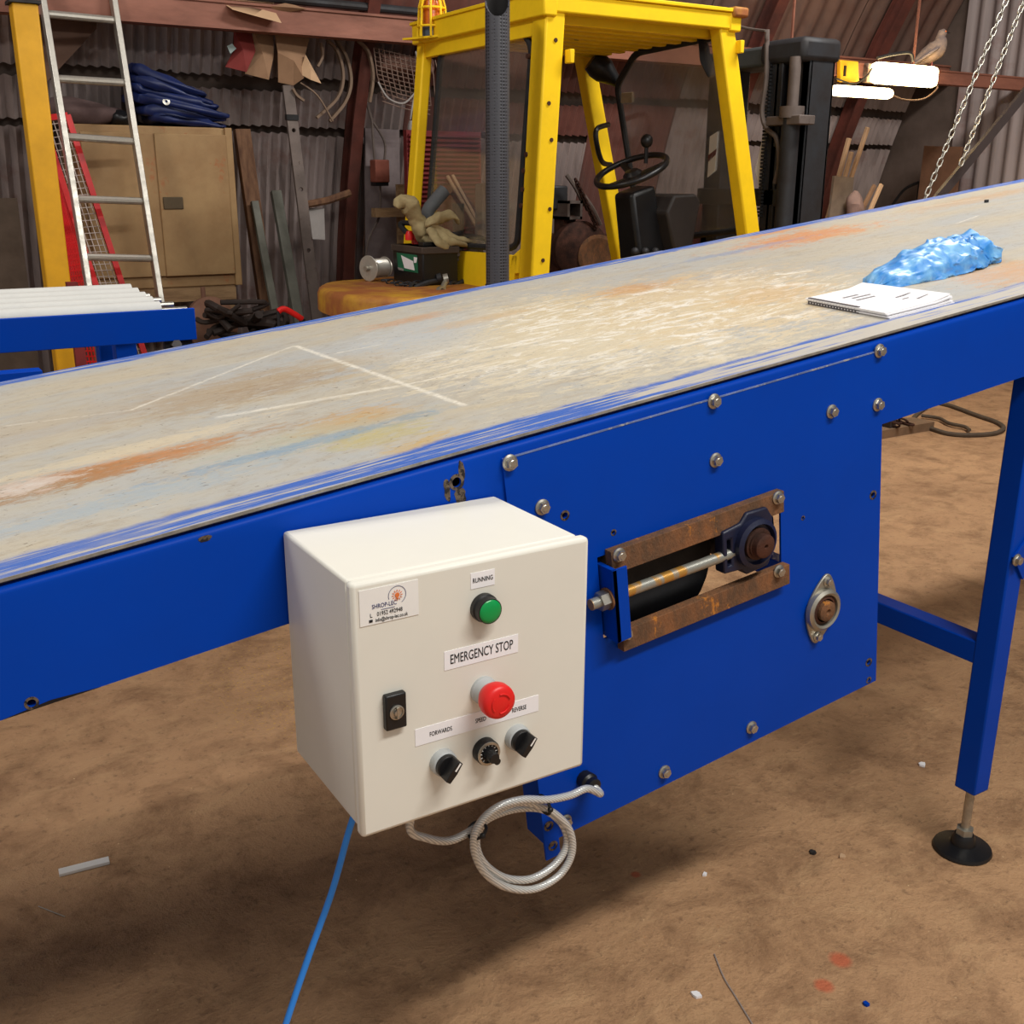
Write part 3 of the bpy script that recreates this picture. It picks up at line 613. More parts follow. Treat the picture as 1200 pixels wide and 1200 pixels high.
# maker's sticker
st, M = label_plate(456, 706.5, .068, .040, .0009, 'maker_sticker', WHITEP)
text('SHROP-LEC', .0068, st, M @ Matrix.Translation((-.006, -.0005, 0)), INKB, sx=.82)
text('01952 492948', .0066, st, M @ Matrix.Translation((.000, -.0095, 0)), INK, sx=.78)
text('info@shrop-lec.co.uk', .0058, st, M @ Matrix.Translation((.002, -.0160, 0)), INK, sx=.74)
text('L', .0062, st, M @ Matrix.Translation((-.0215, -.0098, 0)), INK)
B().box((-.024, -.0172, 0), (-.020, -.0142, .0003)).build('envelope_mark', INK, st, M)
B().box((-.010, -.0052, 0), (.006, -.0048, .0003)).build('underline', INKB, st, M)
m = B()
for i in range(34):
    a0 = math.radians(-60+ i*7.6); a1 = math.radians(-60+(i+1)*7.6); r0, r1 = .0098, .0104
    m.add([(r0*math.cos(a0), r0*math.sin(a0), 0), (r1*math.cos(a0), r1*math.sin(a0), 0), (r1*math.cos(a1), r1*math.sin(a1), 0), (r0*math.cos(a1), r0*math.sin(a1), 0)], [(0, 1, 2, 3)])
LM = M @ Matrix.Translation((.009, .0075, .0002)); m.build('logo_ring', INKB, st, LM)
m = B().lathe([(.0028, 0), (.0026, .0003)], (0, 0, 0), (0, 0, 1), 16)
for i in range(12): a = 2*PI*i/12; m.bar((.0038*math.cos(a), .0038*math.sin(a), .0002), (.0062*math.cos(a), .0062*math.sin(a), .0002), .0007, .0003)
m.bar((0, -.002, .0002), (0, -.0048, .0002), .002, .0003).build('logo_sun', ORANGE, st, LM)
# green lamp
p = dp(566, 711); rl = B().lathe([(.0165, 0), (.0165, .006), (.0150, .008), (.0148, .016), (.0140, .0165)], (p.x, YD, p.z), AX, 32).build('lamp_bezel', BLACK, cbx)
B().lathe([(.0142, .007), (.0142, .0150), (.0137, .0165), (.0110, .0180), (.0060, .0188), (0, .019)], (p.x, YD, p.z), AX, 32).build('lamp_lens', GREENL, rl, sharp=50)
# emergency stop
p = aY(566, 808, YD); es = B().lathe([(.0165, 0), (.0165, .004), (.0150, .006), (.0145, .018)], (p.x, YD, p.z), AX, 32).build('stop_collar', COLLAR, cbx)
eb = B().lathe([(.0135, .012), (.0150, .016), (.0190, .022), (.0205, .027), (.0205, .034), (.0192, .0385), (.0150, .0405), (0, .041)], (p.x, YD, p.z), AX, 40).build('stop_button', RED, es, sharp=50)
for a0 in (20, 140, 260):
    pts = [(p.x+math.cos(math.radians(a0+i*10))*.0115, YD-.0412, p.z+math.sin(math.radians(a0+i*10))*.0115) for i in range(9)]
    B().tube(pts, .0011, 6).build('arrow_mark', RED, eb)
# selector switches
for px, py in ((520, 893), (607, 864)):
    p = dp(px-2, py-1); sw = B().lathe([(.0160, 0), (.0160, .004), (.0152, .009), (.0140, .010)], (p.x, YD, p.z), AX, 32).build('selector_switch', COLLAR, cbx)
    kb = B().lathe([(.0135, .009), (.0135, .015), (.0125, .016)], (p.x, YD, p.z), AX, 28)
    an = math.radians(52); dx, dz = math.cos(an), math.sin(an); nx, nz_ = -dz, dx
    def kp(a, b, y): return (p.x+dx*a+nx*b, YD-y, p.z+dz*a+nz_*b)
    kb.prism([kp(-.0132, -.0034, .013), kp(-.0132, .0034, .013), kp(.0, .0046, .013), kp(.0132, .0034, .013), kp(.0132, -.0034, .013), kp(.0, -.0046, .013)], (0, -.017, 0))
    ko = kb.build('selector_knob', BLACK, sw, bevel=.0006)
    B().prism([kp(.002, -.0010, .0302), kp(.002, .0010, .0302), kp(.0125, .0010, .0302), kp(.0125, -.0010, .0302)], (0, -.0003, 0)).build('pointer_mark', WHITEP, ko)
# speed dial
p = dp(567, 878); sd = B().lathe([(.0155, 0), (.0155, .010), (.0148, .011)], (p.x, YD, p.z), AX, 32).build('speed_dial', BLACK, cbx)
B().lathe([(.0146, .010), (.0146, .0130), (.0118, .0130), (.0118, .010)], (p.x, YD, p.z), AX, 32).build('dial_rim', STEEL, sd)
m = B()
for i in range(11): a = math.radians(-50+i*28); m.bar((p.x+math.cos(a)*.0090, YD-.0112, p.z+math.sin(a)*.0090), (p.x+math.cos(a)*.0112, YD-.0112, p.z+math.sin(a)*.0112), .0008, .0006)
m.build('dial_scale', WHITEP, sd)
kn = B().lathe([(.0080, .010), (.0074, .014), (.0068, .024), (.0060, .0255), (0, .0258)], (p.x, YD, p.z), AX, 14).build('dial_knob', BLACK, sd, sharp=15)
B().cyl((p.x+.008, YD-.010, p.z-.010), (p.x+.008, YD-.018, p.z-.010), .0042, n=14).build('dial_lock', BLACK, sd)
# door lock
p = dp(461, 831); lk = B().box((p.x-.0125, YD-.008, p.z-.021), (p.x+.0125, YD+.001, p.z+.021)).build('lock_plate', BLACK, cbx, bevel=.002)
B().lathe([(.0085, .006), (.0085, .0095), (.0070, .0100), (.0068, .0085), (.0040, .0085), (.0035, .0115), (0, .012)], (p.x, YD, p.z), AX, 24).build('lock_barrel', STEEL, lk)
B().box((p.x-.0012, YD-.0125, p.z-.0065), (p.x+.0012, YD-.009, p.z+.0065)).build('key_slot', STEEL, lk)

# ================================================================== CABLES
yl = .172
def cp(px, py, y=yl): return aY(px, py, y)
pth = [Vector((.155, .12, .712)), Vector((.155, .14, .67)), cp(480, 968, .165), cp(500, 982, .168), cp(527, 985), cp(553, 973), cp(578, 956, .176), cp(610, 947, .178), cp(640, 950, .178), cp(660, 968, .178), cp(664, 990, .176), cp(650, 1013, .174), cp(622, 1030, .172), cp(590, 1028, .170), cp(566, 1010, .168), cp(558, 985, .166), cp(568, 962, .165), cp(590, 946, .163), cp(615, 940, .163)]
pth += [cp(645, 950, .165), cp(667, 972, .168), cp(670, 1000, .168), cp(655, 1026, .167), cp(625, 1042, .165), cp(592, 1039, .163), cp(566, 1020, .160), cp(555, 990, .156), cp(563, 964, .153), cp(585, 945, .152), cp(613, 937, .152), cp(642, 937, .155), cp(668, 932, .16), cp(688, 924, .163), Vector((GW.x+.004, .168, GW.z-.008)), Vector((GW.x, .18, GW.z))]
cab = thing('braided_cable', (.32, .17, .41), 'coiled braided clear-sheathed cable hanging between control box and blue plate', 'cable')
B().tube(cat_rom(pth, 6), .0058, 10).build('cable_sheath', BRAID, cab, sharp=80)
for px, py, a in ((559, 973, 30), (638, 943, 95)):
    c0 = cp(px, py, .163); d = Vector((math.cos(math.radians(a)), 0, math.sin(math.radians(a))))
    n_ = d.cross(Vector((0, 1, 0)))
    pts = [c0+d*(.0135*math.cos(t_))+Vector((0, 1, 0))*(.0155*math.sin(t_)) for t_ in [2*PI*i/20 for i in range(20)]]
    B().tube(pts, .0024, 6, True).ball(c0+Vector((0, -.0155, 0)), .0045, nu=8, nv=6).build('cable_tie', BLACK, cab)
bc = thing('blue_cable', (-.1, .1, 0), 'thin bright blue cable hanging from the control box to the floor', 'cable')
ba = [Vector((.05, .11, .712)), Vector((.045, .105, .69)), aY(408, 977, .10), aY(389, 1045, .10), aY(362, 1120, .10), aY(335, 1200, .10), Vector((-.14, .1, .22)), Vector((-.22, .09, .04)), Vector((-.34, .06, .006)), Vector((-.8, -.1, .005)), Vector((-1.4, -.1, .005))]
B().tube(cat_rom(ba, 8), .0042, 10).build('cable_sheath', CABLEB, bc, sharp=80)
B().lathe([(.011, 0), (.011, .012), (.008, .018)], (.05, .11, .7135), (0, 0, -1), 12).build('cable_gland', BLACK, bc)

# ================================================================== ON THE BELT
def tb(px, py, w=.004): p = uvt(px, py, w); return p
# booklet
c4 = [tb(947, 356), tb(1041, 374), tb(1117, 355), tb(1014, 341)]      # left, front, right, back
c4 = [Vector((p.x, p.y, 0)) for p in c4]
bk_ = thing('booklet', cw(c4[0].x+.1, c4[0].y+.1, .004), 'white spiral-bound booklet lying beside the blue plastic on the belt', 'booklet')
cen = sum(c4, Vector())/4
for i in range(5):
    jig = Vector((random.uniform(-.004, .004), random.uniform(-.004, .004), 0)); lift = .0045+i*.0022
    def fn(a, b, jig=jig, lift=lift, i=i):
        p = (c4[0]*(1-a)+c4[1]*a)*(1-b)+(c4[3]*(1-a)+c4[2]*a)*b
        return p+jig+Vector((0, 0, lift+.006*max(0, b-.75)*4*i*.25))
    cb(B().grid(fn, 4, 12, (0, 0, .0018)), 'cover' if i == 4 else 'page_block', PAPER, bk_)
sp = B()
for i in range(17):
    a = .04+.6*i/16; p = c4[0]*(1-a)+c4[1]*a; sp.box((p.x-.003, p.y-.004, .004), (p.x+.002, p.y+.005, .0165))
cb(sp, 'binding', pm('grey_binding', (88, 84, 88), .5), bk_)
def onb(a, b, z=.0158): p = (c4[0]*(1-a)+c4[1]*a)*(1-b)+(c4[3]*(1-a)+c4[2]*a)*b; return Vector((p.x, p.y, z+.006*max(0, b-.75)*4))
for a0, a1, b0, b1, mt in ((.25, .28, .25, .5, INKG), (.33, .36, .3, .6, INKG), (.42, .45, .25, .55, INKG), (.62, .64, .62, .86, INKG), (.71, .73, .6, .7, INKG), (.8, .82, .7, .88, INKG)):
    cb(B().add([onb(a0, b0), onb(a1, b0), onb(a1, b1), onb(a0, b1)], [(0, 1, 2, 3)]), 'print_line', mt, bk_)
# crumpled blue film
g0, g1 = tb(1033, 338), tb(1152, 306)
film = NT('blue_plastic_film'); film.set(film.p.inputs['Base Color'], film.mix(film.ramp(film.noise(film.obj(), 30, 5), .4, .65), lin((48, 140, 222)), lin((120, 186, 236)))); film.p.inputs['Roughness'].default_value = .42; film.p.inputs['Transmission Weight'].default_value = .15
gm = Vector(((g0.x+g1.x)/2, (g0.y+g1.y)/2+.02, 0)); gd = Vector((g1.x-g0.x, g1.y-g0.y, 0)); gL = gd.length; gd.normalize(); gn = Vector((-gd.y, gd.x, 0))
def film_pt(a, b):
    # a along, b round the crumple: a gathered bag, open at the far end
    t_ = a; th = 2*PI*b
    tp_ = min(1, t_/.07)**.6; rw = (.030+.042*math.sin(PI*min(1, t_*.72+.06)))*(.35+.65*tp_); hh = (.012+.048*math.sin(PI*min(1, .05+t_*.62)))*tp_
    p = gm+gd*(gL*(t_-.5))+gn*(rw*math.cos(th))+Vector((0, 0, .004+hh*max(0, math.sin(th))))
    ns = noise.noise_vector(Vector((t_*7, math.cos(th)*2.2, math.sin(th)*2.2+5)))*.012+noise.noise_vector(Vector((t_*16, math.cos(th)*5, math.sin(th)*5)))*.009+noise.noise_vector(Vector((t_*44, math.cos(th)*13, math.sin(th)*13)))*.0045
    p += ns*(.25+.75*t_); p.z = max(p.z, .0045); return p
fm = B().grid(film_pt, 80, 72); ob = cb(fm, 'plastic_film', film.m, None, sharp=180); tag(ob, 'crumpled bright blue plastic film lying next to the booklet', 'plastic bag')
m = B().grid(lambda a, b: film_pt(.86, .08+.42*b)+gd*(.03*a)+Vector((0, 0, .008*a*math.sin(b*19)+.004*a)), 5, 24)
cb(m, 'torn_edge', film.m, ob, sharp=180)
# nut left on the belt
p = tb(1156, 237); q_ = tb(1156, 237)
tag(cb(B().cyl((p.x, p.y, .003), (p.x, p.y, .011), .007, n=6), 'loose_nut', DARKST, None), 'small dark hex nut left at the high end of the belt', 'nut')

# ================================================================== FORKLIFT
fk = thing('forklift', (2.3, 3.2, 0), 'old yellow forklift truck with a cab, exhaust stack and dark mast', 'forklift')
YN, YFAR = 2.70, 3.78
def plane_hit(px, py, P, n): d = ray(px, py); return CAM+d*((P-CAM).dot(n)/d.dot(n))
def loft(mb, A, C):
    n = len(A); return mb.add(list(A)+list(C), [tuple(range(n-1, -1, -1)), tuple(range(n, 2*n))]+[(i, (i+1) % n, (i+1) % n+n, i+n) for i in range(n)])
def pillar(T, Bt, wx, wyy, mat=YELLOW, zb=None):
    T = Vector(T); Bt = Vector(Bt)
    if zb is not None: Bt = T+(Bt-T)*((zb-T.z)/(Bt.z-T.z))
    q = lambda P: [P, P+Vector((wx, 0, 0)), P+Vector((wx, wyy, 0)), P+Vector((0, wyy, 0))]
    return loft(B(), q(Bt), q(T)).build('cab_pillar', mat, fk, bevel=.008)
nrT, nrB = aY(641, 4, YN), aY(623, 320, YN)
nfT, nfB = aY(843, 26, YN), aY(874, 268, YN)
ZR = 2.055
pn = pillar(nrT+Vector((0, 0, 0)), nrB, .088, .10, zb=.45)
pf = pillar(nfT, nfB, .085, .07, zb=.45)
dyf = Vector((0, YFAR-YN-.07, 0))
pillar(nrT+dyf, nrB+dyf+Vector((-.05, 0, 0)), .05, .07, zb=.45); pillar(nfT+dyf, nfB+dyf, .085, .07, zb=.45)
for px, py in ((651, 47), (643, 121), (646, 164), (644, 245), (636, 305)):
    p = aY(px, py, YN); B().cyl((p.x, YN-.001, p.z), (p.x, YN-.004, p.z), .008, n=10).build('rivet', RUSTD, pn)
# roof guard
rX0, rX1 = nrT.x-.01, nfT.x+.10
B().box((rX0, YN-.01, ZR-.035), (rX1, YN+.05, ZR+.03)).build('roof_rail', YELLOW, fk, bevel=.006)
B().box((rX0, YFAR-.05, ZR-.035), (rX1, YFAR+.01, ZR+.03)).build('roof_rail', YELLOW, fk, bevel=.006)
B().box((rX0-.012, YN-.014, ZR-.05), (rX0+.05, YFAR+.014, ZR+.034)).build('roof_rail', YELLOW, fk, bevel=.006)
B().box((rX0+.012, YN+.06, ZR-.11), (rX0+.04, YFAR-.06, ZR-.045)).build('window_header', YELLOW, fk, bevel=.003)
B().box((rX1-.05, YN-.013, ZR-.042), (rX1+.012, YFAR+.013, ZR+.031)).build('roof_rail', YELLOW, fk, bevel=.006)
B().box((rX0-.02, YN-.02, ZR+.03), (rX1+.02, YFAR+.02, ZR+.045)).build('roof_plate', YELLOW, fk, bevel=.003)
for i in range(9): B().box((rX0+.04, YN+.085+i*.105, ZR-.062), (rX1-.04, YN+.128+i*.105, ZR-.01)).build('roof_slat', YELLOW, fk, bevel=.004)
B().box((rX1-.045, YN-.032, ZR+.012), (rX1+.035, YN+.05, ZR+.052)).build('roof_end_cap', YELRUST, fk, bevel=.01)
for px, py in ((667, 66), (866, 55)):
    p = aY(px, py, YN-.01); B().box((p.x-.008, YN-.03, p.z-.025), (p.x+.012, YN+.01, p.z+.025)).build('hinge', YELLOW, fk, bevel=.003)
# rear and front panes, each with a rubber seal
nR = (nrT-nrB).cross(Vector((0, 1, 0))).normalized(); nF = (nfT-nfB).cross(Vector((0, 1, 0))).normalized()
def pane(pts, P, n, nm, rad):
    poly = [plane_hit(px, py, P, n) for px, py in pts]
    B().prism(poly, n*.006).build('window_pane', GLASSY, fk); B().tube(poly, rad, 8, True).build('window_seal', RUBBER, fk)
    return poly
def rnd(c, r=10, k=4):
    out = []; n = len(c)
    for i in range(n):
        p = Vector(c[i]+(0,)); a = Vector(c[i-1]+(0,)); b = Vector(c[(i+1) % n]+(0,))
        u1 = (a-p).normalized()*min(r, (a-p).length*.4); u2 = (b-p).normalized()*min(r, (b-p).length*.4)
        for j in range(k+1): t_ = j/k; q = (p+u1)*(1-t_)**2+p*2*t_*(1-t_)+(p+u2)*t_**2; out.append((q.x, q.y))
    return out
pane(rnd([(517, 58), (603, 26), (624, 52), (606, 292), (500, 285)], 14), nrT+Vector((.03, 0, 0)), nR, 'rear', .014)
fp = pane(rnd([(723, 100), (745, 62), (842, 42), (880, 268), (798, 278), (748, 258)], 9), nfT+Vector((.05, 0, 0)), nF, 'front', .016)
# framing of the rear window: yellow edge strip beside the near pillar and sill below
st_ = [plane_hit(px, py, nrT+Vector((.01, 0, 0)), nR) for px, py in ((626, 30), (641, 26), (624, 318), (596, 322), (600, 300), (611, 290), (629, 60))]
B().prism(st_, nR*.02 if nR.x > 0 else nR*-.02).build('window_frame_panel', YELLOW, fk, bevel=.003)
for px, py in ((619, 66), (617, 181), (614, 200), (613, 222), (611, 241)):
    p = plane_hit(px, py, nrT, nR); B().cyl(p+Vector((.012, 0, 0)), p+Vector((-.006, 0, 0)), .010, n=10).build('rivet', RUSTD, fk)
sl = [plane_hit(px, py, nrT+Vector((.01, 0, 0)), nR) for px, py in ((490, 290), (606, 300), (600, 345), (486, 330))]
B().prism(sl, Vector((.03, 0, 0))).build('rear_panel', YELLOW, fk)
# sticker on the windscreen
for c0_, mt in ((((832, 160), (841, 154), (838, 200), (829, 208)), WHITEP), (((830, 182), (840, 174), (839, 181), (830, 190)), REDDK), (((728, 109), (741, 108), (741, 120), (728, 121)), pm('cream_sticker', (206, 190, 160), .7))):
    B().prism([plane_hit(px, py, nfT+Vector((.045, 0, 0)), nF) for px, py in c0_], nF*-.001 if nF.x > 0 else nF*.001).build('sticker', mt, fk)
# chassis, counterweight, wheels
B().box((1.75, YN+.02, .28), (3.3, YFAR-.02, .62)).build('chassis', DARKST, fk, bevel=.02)
B().box((1.9, YN+.12, .62), (2.55, YFAR-.12, .90)).build('engine_cover', pm('dull_cover', (70, 62, 50), .7), fk, bevel=.03)
B().box((2.55, YN+.04, .60), (3.25, YFAR-.04, .64)).build('cab_floor', RUSTD, fk)
B().box((3.0, YN+.03, .62), (3.28, YFAR-.03, .98)).build('front_cowl', YELRUST, fk, bevel=.02)
for yy in (YN+.02, YFAR-.12): B().box((1.85, yy, .60), (3.2, yy+.10, .80)).build('side_sill', YELLOW, fk, bevel=.02)
cy = (YN+YFAR)/2; ZT = .972
out_ = [(1.98, YN+.06), (1.98, YFAR-.06), (1.62, YFAR-.06), (1.46, YFAR-.12), (1.35, YFAR-.28), (1.30, cy+.10), (1.285, cy-.06), (1.30, cy-.22), (1.37, YN+.20), (1.50, YN+.09), (1.66, YN+.06)]
crown = cat_rom([(x, y, 0) for x, y in out_], 4, True)
vs, rings = [], ((0.05, .30), (0.05, ZT-.10), (.0, ZT-.095), (.0, ZT-.025), (.008, ZT-.008), (.025, ZT)); cc = Vector((1.65, cy, 0))
mcw = B(); N_ = len(crown)
for ins, z in rings:
    for p in crown: d_ = (cc-p).normalized(); vs.append(Vector((p.x, p.y, z))+d_*ins)
fs = [(j*N_+i, j*N_+(i+1) % N_, (j+1)*N_+(i+1) % N_, (j+1)*N_+i) for j in range(len(rings)-1) for i in range(N_)]
fs += [tuple(range(N_-1, -1, -1)), tuple((len(rings)-1)*N_+i for i in range(N_))]
mcw.add(vs, fs).build('counterweight', YELRUST, fk, sharp=50)
for x, r, yy in ((1.75, .27, YN+.05), (1.75, .27, YFAR-.25), (3.05, .34, YN-.02), (3.05, .34, YFAR-.22)):
    w = B().lathe([(r*.55, 0), (r*.95, 0), (r, .03), (r, .19), (r*.95, .22), (r*.55, .22)], (x, yy, r), (0, 1, 0), 32).build('wheel', RUBBER, fk)
    B().lathe([(r*.56, .02), (r*.5, .06), (r*.2, .05), (r*.2, .01), (0, .01)], (x, yy, r), (0, 1, 0), 24).build('hub', YELRUST, w)
# exhaust stack with slant-cut mouth
ex = aX(583, 150, 1.80); ex.z = 0; N_ = 28; R1, R2 = .046, .040
tocam = Vector((CAM.x-ex.x, CAM.y-ex.y, 0)).normalized()
vo, vi, vb = [], [], []
for i in range(N_):
    a = 2*PI*i/N_; d_ = Vector((math.cos(a), math.sin(a), 0)); zt = 2.035-.075*d_.dot(tocam)/1.
    zt = 2.10-.115*(d_.dot(tocam)+1)/2
    vb.append(ex+d_*R1+Vector((0, 0, .95))); vo.append(ex+d_*R1+Vector((0, 0, zt))); vi.append(ex+d_*R2+Vector((0, 0, zt)))
vd = [Vector((p.x, p.y, 1.7)) for p in vi]
exm = B().add(vb+vo+vi+vd, [tuple(range(N_-1, -1, -1))]+[(a*N_+i, a*N_+(i+1) % N_, (a+1)*N_+(i+1) % N_, (a+1)*N_+i) for a in range(3) for i in range(N_)]+[tuple(3*N_+i for i in range(N_))])
eo = exm.build('exhaust_stack', PERF, fk, sharp=40)
vi2 = [Vector((ex.x+(p.x-ex.x)*.985, ex.y+(p.y-ex.y)*.985, p.z-.002)) for p in vi]
B().add(vi2+[Vector((p.x, p.y, 1.72)) for p in vi2], [(i, (i+1) % N_, (i+1) % N_+N_, i+N_) for i in range(N_)]+[tuple(range(N_, 2*N_))]).build('exhaust_bore', pm('sooty_bore_shade', (26, 24, 24), .95), eo)  # sooty liner, coloured dark to paint in the shade down the pipe mouth
B().lathe([(R2+.001, 0), (R1+.003, 0), (R1+.003, .02), (R2+.001, .02)], (ex.x, ex.y, 1.0), (0, 0, 1), 28).build('exhaust_clamp', DARKST, eo)
# caged beacon on a bracket at the rear corner
bp = aX(507, 46, 2.0); bx0, by0, bz0 = bp.x, bp.y, bp.z
bkt = B().prism([(bx0-.10, by0+.10, bz0), (bx0-.02, by0-.09, bz0), (bx0+.09, by0-.08, bz0), (bx0+.09, by0+.09, bz0)], (0, 0, .008)).build('beacon_bracket', YELLOW, fk)
B().box((bx0+.03, by0-.03, bz0-.03), (bx0+.10, by0+.07, bz0+.05)).build('bracket_foot', YELLOW, bkt)
lens = B().lathe([(.040, .05), (.040, .135), (.034, .155), (0, .162)], (bx0, by0, bz0), (0, 0, 1), 24).build('beacon_lens', AMBER, bkt)
B().lathe([(.045, .008), (.045, .05), (.03, .055)], (bx0, by0, bz0), (0, 0, 1), 24).build('beacon_base', pm('blue_grey_base', (70, 82, 96), .5), bkt)
cg = B()
for i in range(8):
    a = 2*PI*i/8+.2; d_ = Vector((math.cos(a), math.sin(a), 0)); c0 = Vector((bx0, by0, bz0))
    cg.tube([c0+d_*.066+Vector((0, 0, .006)), c0+d_*.058+Vector((0, 0, .13)), c0+d_*.045+Vector((0, 0, .175)), c0+d_*.02+Vector((0, 0, .19))], .0055, 6)
for r, z in ((.064, .05), (.058, .125), (.03, .186)): cg.tube([Vector((bx0+r*math.cos(2*PI*i/24), by0+r*math.sin(2*PI*i/24), bz0+z)) for i in range(24)], .005, 6, True)
cg.build('beacon_cage', YELLOW, bkt)
# steering column, wheel, dash
hub = aY(740, 200, 3.08); axw = Vector((-.42, -.06, .90)).normalized(); a_, b_ = frame(axw)
sw_ = B().tube([hub+(a_*math.cos(2*PI*i/40)+b_*math.sin(2*PI*i/40))*.165 for i in range(40)], .014, 10, True).build('steering_wheel', BLACK, fk, sharp=60)
for t_ in (.5, 2.6, 4.7): d_ = a_*math.cos(t_)+b_*math.sin(t_); B().bar(hub-axw*.03, hub+d_*.16, .028, .012, axw).build('spoke', BLACK, sw_)
B().lathe([(.045, -.05), (.045, -.015), (.03, 0), (0, .004)], hub, axw, 20).build('hub', BLACK, sw_)
kb0 = hub+(b_*.10+a_*-.12); kp_ = aY(757, 186, 3.0)
B().tube([kp_+Vector((0, 0, -.02)), kp_+Vector((0, 0, .05))], .009, 8).ball(kp_+Vector((0, 0, .075)), (.028, .028, .03)).build('spinner_knob', BLACK, sw_)
low = aY(765, 300, 3.08)
colm = loft(B(), [low+Vector((-.07, -.09, -.4)), low+Vector((.12, -.09, -.4)), low+Vector((.12, .09, -.4)), low+Vector((-.07, .09, -.4))], [hub+Vector((-.05, -.07, -.10)), hub+Vector((.09, -.07, -.06)), hub+Vector((.09, .07, -.06)), hub+Vector((-.05, .07, -.10))]).build('steering_column', BLACK, fk, bevel=.02)
d0 = aY(782, 240, 3.05)
B().prism([(d0.x-.10, d0.y-.12, d0.z-.03), (d0.x-.06, d0.y-.12, d0.z+.045), (d0.x+.07, d0.y-.12, d0.z+.05), (d0.x+.10, d0.y-.12, d0.z+.02), (d0.x+.06, d0.y-.12, d0.z-.22), (d0.x-.04, d0.y-.12, d0.z-.22)], (0, .3, 0)).build('dash_pod', pm('dark_brown_dash', (46, 40, 38), .6), fk, bevel=.012)
for i in range(3): p = aY(744+i*12, 298, 2.98); B().tube([p+Vector((0, 0, -.25)), p], .008, 8).ball(p+Vector((0, 0, .012)), .019).build('control_lever', DARKST, fk)
gh = [aY(713, 146, 3.6), aY(699, 152, 3.55), aY(700, 172, 3.55), aY(706, 190, 3.6), aY(716, 193, 3.66)]
B().tube(cat_rom(gh, 5), .013, 8).build('grab_handle', BLACK, fk)
ml = [aY(px, py, 2.86) for px, py in rnd([(818, 46), (828, 44), (838, 88), (830, 92), (820, 72)], 4)]
mr = B().prism(ml, (.03, .03, 0)).build('mirror', RUBBER, fk, bevel=.004); pc = aY(838, 58, 2.86); B().tube([pc, pc+Vector((.05, .0, .01)), pc+Vector((.10, 0, .06))], .012, 8).build('mirror_arm', DARKST, mr)
wl = aY(704, 80, 3.6); B().lathe([(.05, -.06), (.062, -.02), (.06, .02), (.03, .09), (.02, .13)], wl, (.7, -.3, -.55), 20).build('work_lamp', BLACK, fk)
B().tube([aY(x, y, 3.3) for x, y in ((785, 28), (800, 36), (830, 40))], .004, 6).build('roof_wire', BLACK, fk)
B().box((2.48, 3.2, 2.0), (2.5, 3.22, 2.06)).build('roof_hook', DARKST, fk)
# mast
mX = 3.5
def mbox(nm, x0, x1, y0, y1, z0, z1, mat=DARKST, bev=.006): return B().box((x0, y0, z0), (x1, y1, z1)).build(nm, mat, fk, bevel=bev)
y0 = aX(948, 100, 3.46).y; y1 = y0+.13
mbox('mast_upright', 3.46, 3.62, y0, y0+.05, .08, 1.99); mbox('mast_upright', 3.46, 3.48, y0, y1, .08, 1.99); mbox('mast_upright', 3.60, 3.62, y0, y1, .08, 1.99)
mbox('mast_rail', 3.42, 3.58, y1+.02, y1+.045, .08, 1.98); mbox('mast_rail', 3.42, 3.44, y1+.0, y1+.09, .08, 1.98)
yf = y0+.68
mbox('mast_upright', 3.46, 3.62, yf-.05, yf, .08, 1.99); mbox('mast_upright', 3.46, 3.48, yf-.13, yf, .08, 1.99); mbox('mast_rail', 3.42, 3.58, yf-.17, yf-.14, .08, 1.98)
mbox('mast_header', 3.40, 3.645, y0-.012, y0+.27, 1.93, 2.035, DARKST, .025); mbox('mast_header', 3.43, 3.64, y0+.27, yf+.015, 1.93, 2.02, pm('greenish_steel', (62, 66, 66), .6), .015)
mbox('mast_header', 3.42, 3.60, y0+.05, yf, 1.30, 1.38); mbox('mast_header', 3.42, 3.60, y0+.05, yf, .3, .42)
cyp = aX(931, 90, 3.40); B().cyl((3.40, cyp.y, .3), (3.40, cyp.y, 1.72), .042, n=18).build('lift_cylinder', DARKST, fk)
B().cyl((3.40, cyp.y, 1.70), (3.40, cyp.y, 1.95), .026, n=16).build('cylinder_rod', GREYST, fk); B().cyl((3.40, cyp.y, 1.69), (3.40, cyp.y, 1.74), .056, n=18).build('cylinder_gland', GREYST, fk)
mbox('cylinder_clamp', 3.36, 3.46, cyp.y-.09, cyp.y+.12, 1.66, 1.70, GREYST, .004)
hp = [aX(x, y, 3.40) for x, y in ((899, 35), (898, 90), (893, 130), (898, 150), (910, 162), (913, 190), (908, 215))]
B().tube(cat_rom(hp, 5), .012, 8).build('hydraulic_hose', GREYST, fk)
ch = aX(905, 60, 3.42); lc = B()
for i in range(46): lc.box((3.405, ch.y-.012, 1.25+i*.016), (3.425, ch.y+.012, 1.262+i*.016))
lc.build('lift_chain', RUBBER, fk)
pk = aX(872, 35, 3.38); B().tube(cat_rom([aX(862, 30, 3.38), aX(880, 34, 3.38), aX(897, 36, 3.38)], 4), .006, 6).build('hydraulic_pipe', GREYST, fk)
for yy in (y0+.12, yf-.22): B().box((3.62, yy, .05), (4.15, yy+.10, .09)).build('fork', DARKST, fk, bevel=.005); B().box((3.62, yy, .05), (3.66, yy+.10, .6)).build('fork_heel', DARKST, fk)
pw = [aX(x, y, 3.42) for x, y in ((885, 200), (896, 150), (899, 155), (890, 222))]
B().prism(pw, (.01, 0, 0)).build('warning_strip', WHITEP, fk)
pw = [aX(x, y, 3.42) for x, y in ((905, 172), (909, 172), (905, 222), (902, 222))]
B().prism(pw, (.01, 0, 0)).build('warning_strip', pm('ochre', (190, 140, 70), .6), fk)

